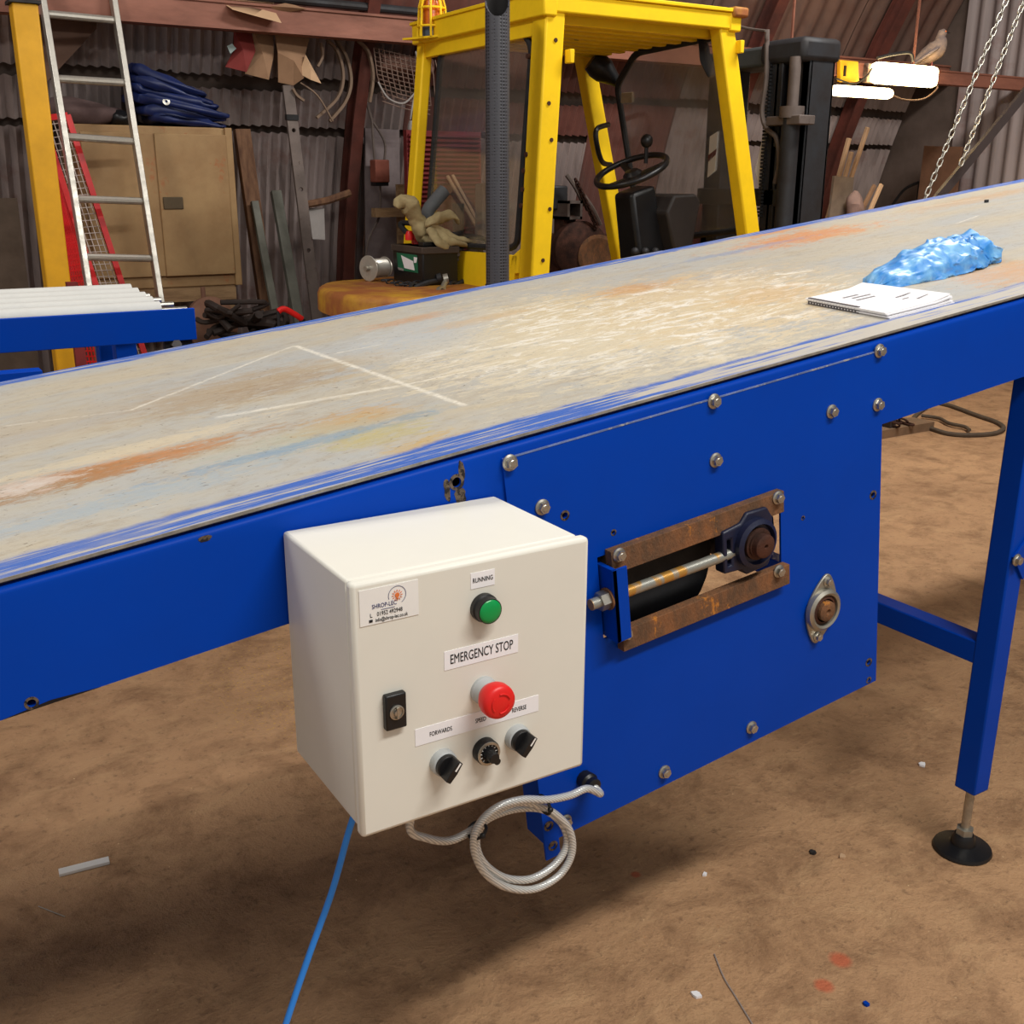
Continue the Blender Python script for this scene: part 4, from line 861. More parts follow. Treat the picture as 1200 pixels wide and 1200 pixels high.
# ================================================================== ON THE COUNTERWEIGHT
c_ = aZ(496, 335, ZT); bx, by = c_.x, c_.y
d1 = aX(461, 325, bx).y-by; d2 = aY(537, 318, by).x-bx; bh = aX(497, 290, bx).z-ZT
bat = thing('battery', (bx+d2/2, by+d1/2, ZT), 'black lead-acid battery with green label standing on the forklift counterweight', 'battery')
B().box((bx, by, ZT), (bx+d2, by+d1, ZT+bh)).build('case', BLACK, bat, bevel=.006)
B().box((bx-.006, by-.006, ZT+bh-.03), (bx+d2+.006, by+d1+.006, ZT+bh)).build('lid', pm('dusty_black', (70, 58, 50), .7), bat, bevel=.004)
for i in range(4): B().box((bx+.02+i*d2*.24, by+.03, ZT+bh), (bx+.02+i*d2*.24+.05, by+.08, ZT+bh+.018)).build('cell_cap', BLACK, bat, bevel=.003)
def bl(px, py): p = aX(px, py, bx-.001); return p
lb = B().prism([bl(465, 296), bl(489, 299), bl(490, 320), bl(467, 316)], (-.001, 0, 0)).build('label', pm('battery_green', (26, 112, 78), .5), bat)
B().prism([aX(x, y, bx-.0025) for x, y in ((470, 299), (484, 306), (486, 317), (474, 314))], (-.0006, 0, 0)).build('label_panel', PAPER, lb); B().prism([aX(x, y, bx-.0025) for x, y in ((485, 301), (489, 302), (488, 308), (485, 308))], (-.0006, 0, 0)).build('label_panel', PAPER, lb)
B().prism([aX(x, y, bx-.0025) for x, y in ((466, 313), (473, 315), (473, 317.5), (467, 316))], (-.0006, 0, 0)).build('label_panel', GREYW, lb)
tp = aX(480, 276, bx+.04); B().lathe([(.02, -.02), (.022, 0), (.012, .02), (0, .022)], tp, (0, 0, 1), 14).build('red_terminal', RED, bat)
B().tube(cat_rom([tp, tp+Vector((-.02, .05, .05)), tp+Vector((.05, .0, .045)), tp+Vector((.2, -.06, .0)), tp+Vector((.34, -.08, -.02)), tp+Vector((.44, -.1, -.12)), tp+Vector((.46, -.1, -.19))], 6), .012, 8).build('battery_lead', RUBBER, bat)
# wire reel
r0 = aX(445, 328, bx-.02); ry = r0.y+.02
re = thing('wire_reel', (bx-.12, ry, ZT), 'silver spool of grey wire lying against the battery', 'reel')
pc = aZ(442, 329, ZT); ax_ = Vector((.9, .35, 0)).normalized(); o0 = Vector((pc.x, pc.y, ZT+.058))
B().lathe([(.056, -.055), (.058, -.053), (.056, -.049)], o0, ax_, 28).lathe([(.046, .050), (.048, .053), (.046, .056)], o0, ax_, 28).build('flange', ALU, re)
wr = B()
for i in range(12): wr.lathe([(.036, -.049+i*.0082), (.042, -.045+i*.0082), (.036, -.041+i*.0082)], o0, ax_, 24, False)
wr.build('wound_wire', ALU, re); B().cyl(o0-ax_*.075, o0-ax_*.05, .012, n=12).build('spindle', STEEL, re)
# gloves (leather) heaped on the battery
def glove(name, path, radii, fingers, label, seed):
    P = cat_rom(path, 6); n = len(path)-1
    R_ = [radii[min(int(i/6), n)]*(1-(i % 6)/6)+radii[min(int(i/6)+1, n)]*((i % 6)/6) for i in range(len(P))]
    g = B().tube(P, R_, 18, flat=.6)
    for f in fingers:
        m_ = 5*(len(f)-1); g.tube(cat_rom(f, 5), [.019-.006*i/m_ for i in range(m_+1)], 12).ball(f[-1], .0132, nu=12, nv=8)
    g.v = [v+noise.noise_vector(v*16+Vector((seed, 0, 0)))*.016+noise.noise_vector(v*45+Vector((seed, 0, 0)))*.005 for v in g.v]
    return tag(g.build(name, LEATHER, sharp=180), label, 'glove')
gy = by+.13
glove('work_glove', [aY(464, 243, gy), aY(470, 236, gy), aY(478, 240, gy), aY(485, 250, gy), aY(490, 262, gy), aY(494, 274, gy), aY(500, 283, gy)], [.012, .046, .062, .056, .046, .050, .03], [[aY(497, 278, gy-.03), aY(506, 284, gy-.05), aY(515, 287, gy-.06)]], 'pale leather work glove with its cuff sticking up on the battery', 3.)
gy2 = by+.05
glove('work_glove', [aY(500, 266, gy2), aY(506, 259, gy2), aY(514, 254, gy2), aY(523, 252, gy2), aY(529, 254, gy2)], [.012, .034, .044, .040, .02], [[aY(522, 252, gy2), aY(531, 254, gy2-.01), aY(536, 260, gy2-.01)], [aY(506, 264, gy2), aY(520, 273, gy2-.02), aY(535, 279, gy2-.03), aY(549, 283, gy2-.04), aY(556, 286, gy2-.04)], [aY(508, 268, gy2), aY(520, 279, gy2-.03), aY(534, 285, gy2-.04), aY(544, 288, gy2-.04)], [aY(504, 270, gy2), aY(514, 282, gy2-.04), aY(524, 287, gy2-.04)]], 'pale leather work glove lying fingers down over the battery edge', 8.)
tag(B().tube(cat_rom([aY(498, 285, by+.2), aY(501, 250, by+.2), aY(508, 238, by+.2), aY(521, 223, by+.2)], 5), .030, 16).build('rubber_hose', pm('grey_rubber', (92, 94, 96), .7)), 'short thick grey rubber hose standing behind the gloves', 'hose')
p0_ = aZ(538, 322, ZT)
m = B().lathe([(.024, 0), (.028, .005), (.028, .30), (.030, .302), (.030, .33), (.024, .33), (.024, .2), (0, .2)], (p0_.x+.12, p0_.y+.22, ZT), (0, 0, 1), 20)
tag(m.build('black_pipe', BLACK), 'open black plastic pipe standing upright behind the battery', 'pipe')
rbp = aY(489, 262, by+.24); bo = thing('spray_bottle', (rbp.x, rbp.y, ZT), 'small red bottle with black cap behind the leather gloves', 'bottle')
B().lathe([(.028, 0), (.028, .18), (.022, .21), (.013, .23)], (rbp.x, rbp.y, ZT), (0, 0, 1), 18).build('bottle_body', RED, bo); B().lathe([(.018, .225), (.018, .275), (.014, .28)], (rbp.x, rbp.y, ZT), (0, 0, 1), 16).build('cap', BLACK, bo)
B().bar((rbp.x-.01, rbp.y, ZT+.25), (rbp.x-.05, rbp.y+.0, ZT+.285), .012, .012).build('nozzle', ORANGE, bo)
# clamps and links heaped beside the stack
random.seed(11)
for i, (px, py, L, a, mt, lab) in enumerate(((500, 335, .14, .3, DARKST, 'dark steel clamp bar lying along the battery foot'), (520, 338, .12, 1.2, GALV, 'bright steel fitting leaning beside the battery'), (545, 332, .16, .6, DARKST, 'dark bent lever in the heap by the exhaust stack'), (556, 318, .13, 1.0, GREYW, 'pale grey plastic fitting on the heap by the exhaust stack'), (548, 295, .12, -.5, GREYST, 'dusty grey steel bracket leaning on the battery side'))):
    p = aZ(px, py, ZT) if py > 325 else aY(px, py, by+.05); p.z = max(p.z, ZT+.012)
    d_ = Vector((math.cos(a), math.sin(a)*.5, .25)).normalized()
    m = B().tube(cat_rom([p-d_*L*.5+Vector((0, 0, .0)), p, p+d_*L*.5+Vector((0, 0, -.01))], 4), .012, 8).lathe([(.016, -.008), (.026, -.008), (.026, .008), (.016, .008), (.016, -.008)], p-d_*L*.5, (.3, -1, .2), 16, False).lathe([(.014, -.01), (.022, -.01), (.022, .01), (.014, .01), (.014, -.01)], p+d_*L*.5, (.9, -.4, .2), 16, False)
    tag(m.build('steel_fitting', mt), lab, 'fitting')
ck = thing('short_chain', aZ(470, 333, ZT), 'short dark chain draped over the front of the counterweight', 'chain')
lk_me, _ = B().tube([Vector((.016*math.cos(2*PI*i/16)*(1 if abs(math.cos(2*PI*i/16)) < .5 else 1.25), .010*math.sin(2*PI*i/16), 0)) for i in range(16)], .0035, 6, True).mesh('chain_link', DARKST, 60, Matrix.Identity(4))
for i in range(22):
    t_ = i/21; px = 452+ t_*110; p = aZ(px, 331+5*math.sin(t_*7), ZT); p.z = ZT+.010
    place('chain_link', lk_me, ck, Matrix.Translation(p) @ Matrix.Rotation(-.3+.4*math.sin(i), 4, 'Z') @ Matrix.Rotation((i % 2)*1.3+.2, 4, 'X'))

# ================================================================== LEFT OF THE SHED
# yellow post
py0, py1 = aY(13, 150, 3.9), aY(48, 150, 3.9)
x0 = aY(14, 5, 3.9).x; x1 = aY(36, 5, 3.9).x; xw = .095; zt = aY(25, 3, 3.9).z
yp = thing('yellow_post', (x0+xw/2, 3.95, 0), 'tall chipped yellow steel post standing behind the roller table', 'post')
B().box((x0, 3.9, .012), (x0+xw, 4.0, zt)).build('shaft', YELOLD, yp, bevel=.006); B().box((x0-.06, 3.84, 0), (x0+xw+.06, 4.06, .014)).build('base_plate', YELOLD, yp)
B().box((x0-.01, 3.89, zt), (x0+xw+.01, 4.01, zt+.012)).build('cap_plate', DARKST, yp)
# ladder leaning on the beam
ld = thing('ladder', (.7, 4.15, 0), 'aluminium ladder leaning against the brown beam', 'ladder')
LXr, LXl = .87, .54
def railpt(X, px, py): return aX(px, py, X)
tR, bR = aX(133, 0, LXr), aX(197, 410, LXr); tL, bL = aX(50, 0, LXl), aX(118, 425, LXl)
def ext(T, Bt, z): return T+(Bt-T)*((z-T.z)/(Bt.z-T.z))
yT = (tR.y+tL.y)/2; yB = ext(tR, bR, 0).y*.5+ext(tL, bL, 0).y*.5
def lad(X, z):  # both rails share one plane
    f = (z-0)/2.2; return Vector((X, yB+(4.66-yB)*f*1.0, z))
rl_, rr_ = [], []
for T, Bt, X in ((tL, bL, LXl), (tR, bR, LXr)):
    B().bar(ext(T, Bt, .0), ext(T, Bt, 2.45), .06, .026, (1, 0, 0)).build('rail', ALU, ld, bevel=.003)
for pyL, pyR in ((-52, -44), (16, 24), (92, 97), (160, 166), (233, 236), (301, 303), (368, 368)):
    # rung pixel at each rail
    def onrail(T, Bt, py):
        lo, hi = -.2, 2.6
        for _ in range(40):
            z = (lo+hi)/2; P = ext(T, Bt, z); d = P-CAM; v = 600-F*d.dot(UP)/d.dot(FW)
            if v > py: lo = z
            else: hi = z
        return ext(T, Bt, z)
    B().tube([onrail(tL, bL, pyL), onrail(tR, bR, pyR)], .017, 10).build('rung', ALU, ld)
# roller table
rt = thing('roller_table', (0, 2.3, 0), 'blue roller table with white rollers in front of the ladder', 'roller table')
a = aY(228, 361, 2.0); zt = a.z; zb = aY(228, 398, 2.0).z; xr = a.x
B().box((-1.3, 2.0, zb), (xr, 2.012, zt)).build('side_rail', BLUE2, rt, bevel=.002); B().box((-1.3, 2.012, zb), (xr, 2.06, zb+.006)).build('side_rail', BLUE2, rt)
B().box((xr-.014, 2.006, zb+.002), (xr-.002, 2.70, zt-.02)).build('end_rail', BLUE2, rt); B().box((-1.3, 2.70, zb), (xr, 2.712, zt-.01)).build('side_rail', BLUE2, rt)
for i in range(5):
    yy = 2.06+i*.14; xe = aY(188-i*8.5, 371-i*6.2, yy).x; zr = zt+.004
    B().cyl((-1.28, yy, zr-.012), (xe, yy, zr-.012), .026, n=18).build('roller', pm('white_roller', (204, 204, 200), .5, 0, .08), rt)
    B().cyl((xe, yy, zr-.012), (xr-.006, yy, zr-.012), .008, n=10).build('roller_axle', STEEL, rt)
for xx, yy in ((xr-.12, 2.62), (xr-.12, 2.36), (-1.2, 2.05), (-1.2, 2.62)): B().box((xx-.03, yy-.02, 0), (xx+.03, yy+.04, zb+.01)).build('leg', BLUE2, rt, bevel=.003)
q0 = aY(0, 440, 1.75); B().box((-1.3, 1.75, q0.z-.03), (aY(50, 437, 1.75).x, 1.80, q0.z+.004)).build('outrigger_rail', BLUE, rt, bevel=.002)
b_c = aY(204, 402, 2.03); B().cyl((b_c.x, 2.0, b_c.z), (b_c.x, 2.04, b_c.z), .014, n=6).build('bolt', STEEL, rt)
B().box((b_c.x-.03, 2.015, b_c.z-.05), (xr-.01, 2.03, zb+.01)).build('bracket', BLACK, rt)
# red mesh guard
mg = thing('mesh_guard', (.5, 4.3, 0), 'red steel guard with wire mesh leaning behind the ladder', 'guard')
gT0, gT1 = aY(49, 139, 4.60), aY(79, 135, 4.60); gB0, gB1 = aY(143, 430, 4.42), aY(174, 430, 4.42); sT, sB = aY(51, 152, 4.60), aY(94, 430, 4.40)
def gm_(a, b): return (gT0*(1-a)+gT1*a)*(1-b)+(gB0*(1-a)+gB1*a)*b
for p, q in ((gm_(0, 0), gm_(1, 0)), (gm_(0, 0), gm_(0, 1)), (gm_(1, 0), gm_(1, 1)), (gm_(0, 1), gm_(1, 1))): B().bar(p, q, .026, .026, (0, 1, 0)).build('frame_bar', REDP, mg)
for i in range(1, 5): B().tube([gm_(i/5, 0), gm_(i/5, 1)], .0022, 5).build('mesh_wire', WIREG, mg)
for i in range(1, 40): B().tube([gm_(0, i/40), gm_(1, i/40)], .0022, 5).build('mesh_wire', WIREG, mg)
sd_ = lambda a, b: gm_(0, b)*(1-a)+(sT*(1-b)+sB*b)*a
for p, q in ((sd_(1, 0), sd_(1, 1)), (sd_(0, 1), sd_(1, 1))): B().bar(p, q, .016, .016, (0, 1, 0)).build('frame_bar', REDP, mg)
RW = REDP
for i in range(1, 12): B().tube([sd_(i/12, .02), sd_(i/12, 1)], .0042, 5).build('mesh_wire', RW, mg)
for i in range(4, 44): B().tube([sd_(0, i/44), sd_(1, i/44)], .0042, 5).build('mesh_wire', RW, mg)
for p in (gB0, gB1, sB): B().bar(p, Vector((p.x+.05, p.y-.02, 0)), .026, .026, (0, 1, 0)).build('frame_leg', REDP, mg)
tag(B().box((aY(80, 345, 3.7).x, 3.7, 0), (aY(80, 345, 3.7).x+.04, 3.74, aY(82, 331, 3.7).z)).build('red_stake', REDDK), 'short dark red steel stake beside the yellow post', 'stake')
# cabinet on its stand
CY = 4.74
cx0, cx1 = aY(84, 140, CY).x, aY(271, 150, CY).x; cz1, cz0 = aY(270, 150, CY).z, aY(278, 334, CY).z
CB = 5.12
sdt = thing('wooden_stand', ((cx0+cx1)/2, 4.95, 0), 'low wooden frame stand under the beige cabinet', 'stand')
B().box((cx0, CY+.02, cz0-.075), (cx1-.03, CB, cz0)).build('top_rail', WOODL, sdt)
for xx in (cx0+.02, cx1-.08):
    for yy in (CY+.03, CB-.06): B().box((xx, yy, 0), (xx+.04, yy+.05, cz0-.07)).build('leg', WOODL, sdt)
cbn = thing('metal_cabinet', ((cx0+cx1)/2, 4.95, cz0), 'dented beige two-door metal cabinet under the blue tarpaulin', 'cabinet')
m = B().box((cx0, CY+.012, cz0), (cx1, CB, cz1)); m.build('body', BEIGE, cbn, bevel=.006)
xs_ = aY(190, 240, CY).x
def cz(px, py): return aY(px, py, CY).z
dl = B().box((cx0+.03, CY-.004, cz0+.06), (xs_, CY+.012, cz1-.035)).build('door', BEIGE, cbn, bevel=.004)
dr_ = B().box((xs_-.012, CY-.012, cz0+.06), (cx1-.035, CY+.010, cz1-.035)).build('door', BEIGE, cbn, bevel=.004)
hp_ = aY(203, 238, CY-.012); h_ = B().box((hp_.x-.05, CY-.018, hp_.z-.03), (hp_.x+.05, CY-.010, hp_.z+.03)).build('lock_plate', pm('tarnished', (92, 78, 58), .5, .4), dr_, bevel=.003)
B().box((cx1-.036, CY-.006, cz0), (cx1, CY+.014, cz1)).build('edge_strip', BEIGE, cbn, bevel=.003); B().cyl((hp_.x-.02, CY-.028, hp_.z), (hp_.x-.02, CY-.015, hp_.z), .014, n=14).build('lock_knob', DARKST, h_) if False else None
# tarpaulin, sack and dark cloth on the cabinet
tp0 = aY(206, 112, CY+.12); TM = Matrix.Translation((tp0.x, CY+.15, cz1))
m = B()
for i in range(6):
    z = .028+i*.03; Lx = .235-.02*abs(i-2)+random.uniform(-.01, .01); off = -.035*i*.5+.02
    def fn(a, b, z=z, Lx=Lx, off=off, i=i):
        th = 2*PI*b; sx = Lx*(abs(math.cos(th))**.35)*(1 if math.cos(th) > 0 else -1); sz = .0175*(abs(math.sin(th))**.6)*(1 if math.sin(th) > 0 else -1)
        y = -.14+.28*a; e = 1-.10*abs(2*a-1)**4
        zz = (z+sz)*(1.08-.42*(sx*e+off)/.235); p = Vector((sx*e+off+.02, y, zz)); ns = noise.noise_vector(p*9+Vector((i*3., 0, 0)))*.022+noise.noise_vector(p*26+Vector((i*3., 0, 0)))*.009; q = p+ns; q.z = max(q.z, .001); return q
    g = B().grid(fn, 10, 40); n0 = len(m.v); m.add([TM @ v for v in g.v], g.f)
    for e in (0, 10): m.f.append(tuple(n0+j*11+e for j in range(40)))
tr_ = thing('folded_tarpaulin', (tp0.x, CY+.15, cz1), 'folded dark blue tarpaulin lying on top of the beige cabinet', 'tarpaulin')
m.build('folded_sheet', TARP, tr_, sharp=180)
ge = aY(195, 119, CY+.0); B().lathe([(.007, 0), (.017, 0), (.018, .004), (.007, .005), (.007, 0)], (ge.x, CY+.005, ge.z), (0, -1, .2), 18, False).build('eyelet', STEEL, tr_)
sk = aY(92, 124, CY+.15)
tag(B().ball((sk.x, CY+.17, cz1+.055), (.24, .15, .075), nu=36, nv=20, fn=lambda p: Vector((p.x, p.y, max(p.z, -.055)))+noise.noise_vector(p*7)*.035*(1 if p.z > -.05 else 0)).build('sack', SACK, sharp=180), 'slumped purple-brown sack on the cabinet beside the blue tarpaulin', 'sack')
sk = aY(142, 127, CY+.05)
tag(B().ball((sk.x, CY+.08, cz1+.03), (.055, .06, .04), nu=24, nv=14, fn=lambda p: Vector((p.x, p.y, max(p.z, -.03)))+noise.noise_vector(p*25)*.014*(1 if p.z > -.028 else 0)).build('dark_cloth', BLACK, sharp=180), 'small black cloth bundle between sack and blue tarpaulin', 'cloth')
# things leaning on the wall, each from floor to top
def lean(name, top, bot, w, th, mat, label, cat, Yt=4.98, Yb=4.80, parts=None):
    T = aY(top[0], top[1], Yt); M_ = aY(bot[0], bot[1], Yb); G = T+(M_-T)*(T.z/(T.z-M_.z))
    o = B().bar(G, T, w, th, (0, 1, 0)).build(name, mat, bevel=.003)
    return tag(o, label, cat), T, G
lean('timber_plank', (283, 152), (314, 368), .085, .05, WOOD, 'brown sawn plank leaning upright beside the beige cabinet', 'plank', 5.02, 4.86)
lean('steel_flat', (298, 236), (324, 375), .04, .03, GREENST, 'narrow grey-green flat bar leaning next to the brown plank', 'steel bar', 4.90, 4.70)
lean('steel_angle', (323, 224), (349, 372), .055, .04, GREENST, 'wide grey-green steel bar leaning between plank and tall strip', 'steel bar', 4.98, 4.76)
o, T, G = lean('drilled_strip', (337, 100), (371, 372), .06, .02, GREYST, 'tall dusty grey drilled steel strip leaning on the wall', 'steel strip', 4.84, 4.72)
bore = B()
for f in (.55, .72, .88): p = G+(T-G)*f; bore.cyl(p+Vector((0, -.05, 0)), p+Vector((0, .05, 0)), .010, n=12)
cut(o, bore, Matrix.Identity(4))
p = G+(T-G)*.915; B().box((p.x-.033, p.y-.018, p.z-.014), (p.x+.033, p.y+.012, p.z+.014)).build('collar', BLACK, o)
pg = [aY(x, y, 5.02) for x, y in ((361, 244), (380, 244), (381, 281), (362, 280))]
tag(B().prism(pg, (0, .01, 0)).build('grey_tin_sheet', GREYW), 'small pale grey tin sheet behind the tall drilled strip', 'tin sheet')
tag(B().tube([aY(358, 240, 5.0), aY(384, 235, 5.0), aY(410, 226, 5.0)], .022, 8).build('timber_rail', WOOD), 'short rough timber rail fixed level along the wall', 'rail')
bd = [aY(x, y, 4.6) for x, y in ((0, 232), (22, 236), (14, 350), (0, 350))]; bd = [p for p in bd]
bx_ = B().box((aY(0, 230, 4.6).x-.5, 4.6, 0), (aY(20, 232, 4.6).x, 4.62, aY(20, 232, 4.6).z)); tag(bx_.build('plywood_board', pm('dark_ply', (84, 70, 58), .8)), 'dark plywood board standing behind the yellow post', 'board')
# debris behind the conveyor
p = aY(243, 372, 4.42); tag(B().lathe([(.13, 0), (.14, .02), (.14, .05), (.10, .07), (.03, .07), (.03, .03), (0, .03)], (p.x, 4.42, p.z-.04), (.25, -1, .15), 28).lathe([(.012, 0), (.012, .9)], (p.x, 4.46, max(p.z-.9, 0)), (0, 0, 1), 8).build('stand_disc', pm('brown_disc', (124, 88, 70), .8)), 'brown round disc on a thin stand behind the conveyor', 'disc')
gy = 4.1
wo = B()
random.seed(5)
for i in range(9):
    a = aY(252+random.uniform(0, 55), 372+random.uniform(-8, 14), gy); wo.tube(cat_rom([a+Vector((random.uniform(-.2, .2), random.uniform(-.1, .1), random.uniform(-.06, .06))) for _ in range(4)], 5), random.uniform(.01, .022), 8)
b0 = aY(280, 395, gy); wo.box((b0.x-.25, gy-.1, 0), (b0.x+.3, gy+.15, b0.z-.05))
tag(wo.build('scrap_heap', pm('dark_scrap', (52, 42, 38), .7, .2, .4)), 'dark heap of scrap pipe and bar behind the conveyor', 'scrap')
rh = thing('cranked_lever', (aY(340, 380, 3.9).x, 3.9, 0), 'red tubular cranked handle on a floor stand beside the forklift', 'handle')
B().tube(cat_rom([aY(326, 365, 3.9), aY(333, 362, 3.9), aY(345, 368, 3.9), aY(354, 374, 3.9)], 5), .014, 10).build('red_grip', RED, rh); e_ = aY(354, 374, 3.9); B().tube([e_, Vector((e_.x+.02, 3.9, 0))], .014, 8).build('stem', DARKST, rh); e_ = aY(326, 365, 3.9); B().tube([e_, Vector((e_.x-.01, 3.9, 0))], .008, 8).build('stem', DARKST, rh)

# things hung on and lying over the beam
def flap(name, pts, y, mat, label, sag=.03, y2=None):
    c = [aY(px, py, y) for px, py in pts]
    c = [Vector((p.x, y+((y2 or y)-y)*i/(len(c)-1)+sag*math.sin(i*1.7), p.z)) for i, p in enumerate(c)]
    cen = sum(c, Vector())/len(c)+Vector((0, -sag, 0))
    n = len(c); th = Vector((0, .006, 0))
    m = B().add(c+[cen]+[p+th for p in c]+[cen+th], [(i, (i+1) % n, n) for i in range(n)]+[((i+1) % n+n+1, i+n+1, 2*n+1) for i in range(n)]+[((i+1) % n, i, i+n+1, (i+1) % n+n+1) for i in range(n)])
    return tag(m.build(name, mat, sharp=20), label, 'cardboard')
fl_ = [aY(258, 2, 4.78), aY(318, 6, 4.78), aY(330, 27, 4.63), aY(300, 19, 4.63), aY(272, 11, 4.64)]
tag(B().prism(fl_, (0, .004, .004)).prism([aY(258, 2, 4.78), aY(318, 6, 4.78), aY(322, 3, 4.9), aY(262, -1, 4.9)], (0, 0, .005)).build('cardboard_sheet', CARDL), 'pale torn cardboard sheet flopping over the top of the beam', 'cardboard')
flap('dark_paper', [(316, 7), (336, 3), (345, 6), (358, 11), (340, 14), (326, 13)], 4.70, CARD, 'curled dark brown paper lying on the beam beside pale cardboard', .02)
flap('red_carton_flap', [(274, 34), (297, 37), (299, 60), (287, 85), (265, 78), (276, 58)], 4.84, CARDR, 'dark red printed carton flap hanging below the beam')
flap('carton_flap', [(297, 37), (323, 39), (320, 66), (313, 94), (288, 86), (296, 60)], 4.85, CARD, 'brown folded carton flap hanging beside the red flap')
flap('carton_flap', [(322, 39), (365, 44), (356, 68), (354, 92), (345, 100), (328, 96), (324, 62)], 4.83, CARD, 'large crumpled brown carton hanging beside the curved laths')
flap('carton_corner', [(358, 64), (363, 68), (376, 98), (362, 94), (352, 86)], 4.80, CARDL, 'pale triangular carton corner sticking out of the hanging carton')
flap('blue_tag', [(266, 54), (272, 51), (277, 57), (270, 63)], 4.82, pm('pale_blue_tag', (150, 166, 164), .7), 'small pale blue tag stuck by the red carton flap', .0)
def lath(pts, y, label, r=.016):
    P = cat_rom([aY(px, py, y) for px, py in pts], 6); tag(B().tube(P, r, 4, flat=.6).build('curved_lath', pm('bent_wood', (122, 100, 82), .75), sharp=40), label, 'lath')
lath([(383, 46), (396, 62), (402, 90), (395, 115), (371, 138)], 4.86, 'inner curved wooden lath hung from the beam, ending in a dark tip')
lath([(393, 46), (406, 68), (411, 96), (404, 120), (386, 142)], 4.88, 'outer curved wooden lath hung from the beam beside the rust-red rib', .018)
lath([(420, 48), (432, 62), (437, 90), (433, 120)], 4.82, 'short curved lath hung in front of the rust-red rib', .016)
lath([(352, 97), (372, 112), (390, 142)], 4.82, 'thin straight lath crossing below the hanging cartons', .008)
lath([(343, 104), (348, 112), (356, 118)], 4.82, 'stubby bent lath poking out below the hanging cartons', .014)
lath([(376, 50), (378, 65), (372, 78)], 4.84, 'short dark bent lath beside the crumpled carton', .014)
# roll of wire mesh on the wall
wr_ = thing('wire_mesh_roll', aY(478, 120, 4.86), 'loose roll of rusty wire netting hung under the beam', 'netting')
WM = pm('rusty_wire', (130, 106, 94), .7, .3)
for i in range(13):
    y_ = 58+i*5.2; B().tube([aY(438+i*.8, y_-2, 4.84), aY(470, y_+6, 4.80), aY(504, y_+14, 4.84)], .003, 5).build('mesh_wire', WM, wr_)
for i in range(13):
    B().tube([aY(438+i*6, 56+i*1.2, 4.80), aY(442+i*6, 88, 4.78), aY(450+i*5.5, 116+i*.8, 4.82)], .003, 5).build('mesh_wire', WM, wr_)
tag(B().tube([aY(445, 72, 4.9), aY(505, 78, 4.9)], .045, 14).build('timber_pole', pm('pink_brown_pole', (150, 112, 98), .8)), 'pinkish brown round pole behind the wire netting', 'pole')
# hanging cable with yellow plug, junction box, boards
hc = thing('hanging_lead', aY(482, 170, 4.75), 'thin hanging lead with a yellow plug on its end', 'plug lead')
B().tube(cat_rom([aY(487, 60, 4.75), aY(492, 90, 4.75), aY(485, 115, 4.75), aY(481, 140, 4.75)], 6), .005, 6).tube(cat_rom([aY(443, 96, 4.75), aY(455, 115, 4.74), aY(473, 121, 4.74), aY(487, 108, 4.75)], 6), .005, 6).build('lead', GREYW, hc)
pp = aY(482, 148, 4.75); B().lathe([(.012, .03), (.022, .0), (.022, -.03)], pp, (0, 0, 1), 14).build('plug_top', GREYW, hc); B().lathe([(.026, -.03), (.030, -.085), (.028, -.09)], pp, (0, 0, 1), 14).build('yellow_plug', YELOLD, hc)
jb = aY(445, 200, 4.98); jx = thing('junction_box', (jb.x, 4.98, jb.z-.07), 'rust-red electrical junction box on a grey panel', 'junction box')
B().box((jb.x-.045, 4.94, jb.z-.065), (jb.x+.045, 5.02, jb.z+.06)).build('casing', pm('red_brown_box', (140, 78, 62), .7), jx, bevel=.006); B().box((jb.x-.04, 4.95, jb.z-.085), (jb.x+.04, 5.02, jb.z-.06)).build('base', BLACK, jx)
for dx_ in (-.03, .03): B().tube(cat_rom([Vector((jb.x+dx_, 4.98, jb.z+.05)), Vector((jb.x+dx_*1.2, 4.98, jb.z+.16)), Vector((jb.x-.04, 4.98, jb.z+.28)), Vector((jb.x-.07, 4.97, jb.z+.36))], 5), .008, 6).build('conduit', GREYST, jx)
B().tube(cat_rom([Vector((jb.x, 4.98, jb.z-.07)), Vector((jb.x-.01, 4.98, jb.z-.25)), Vector((jb.x-.09, 4.98, jb.z-.4)), Vector((jb.x-.12, 4.98, jb.z-.6))], 5), .007, 6).build('conduit', GREYST, jx)
pb = [aY(x, y, 5.06) for x, y in ((428, 150), (468, 152), (466, 262), (424, 262))]
lowz = .0; p2 = [pb[0], pb[1], Vector((pb[2].x, 5.06, 0)), Vector((pb[3].x, 5.06, 0))]
tag(B().prism(p2, (0, .02, 0)).build('tall_board', pm('grey_board', (124, 112, 112), .8)), 'tall grey wall board carrying the junction box', 'board')
sh = [aY(x, y, 4.95) for x, y in ((466, 216), (482, 216), (481, 252), (466, 252))]; p2 = [sh[0], sh[1], Vector((sh[2].x, 4.95, 0)), Vector((sh[3].x, 4.95, 0))]
tag(B().prism(p2, (0, .03, 0)).build('pale_post', WOODL), 'pale wooden upright standing behind the battery', 'upright')
a0, a1 = aY(440, 244, 4.9), aY(474, 250, 4.9); tag(B().box((a0.x, 4.90, a1.z-.02), (a1.x, 4.96, a0.z)).build('shelf_rail', WOODL), 'short pale wooden rail crossing the upright behind the battery', 'rail')
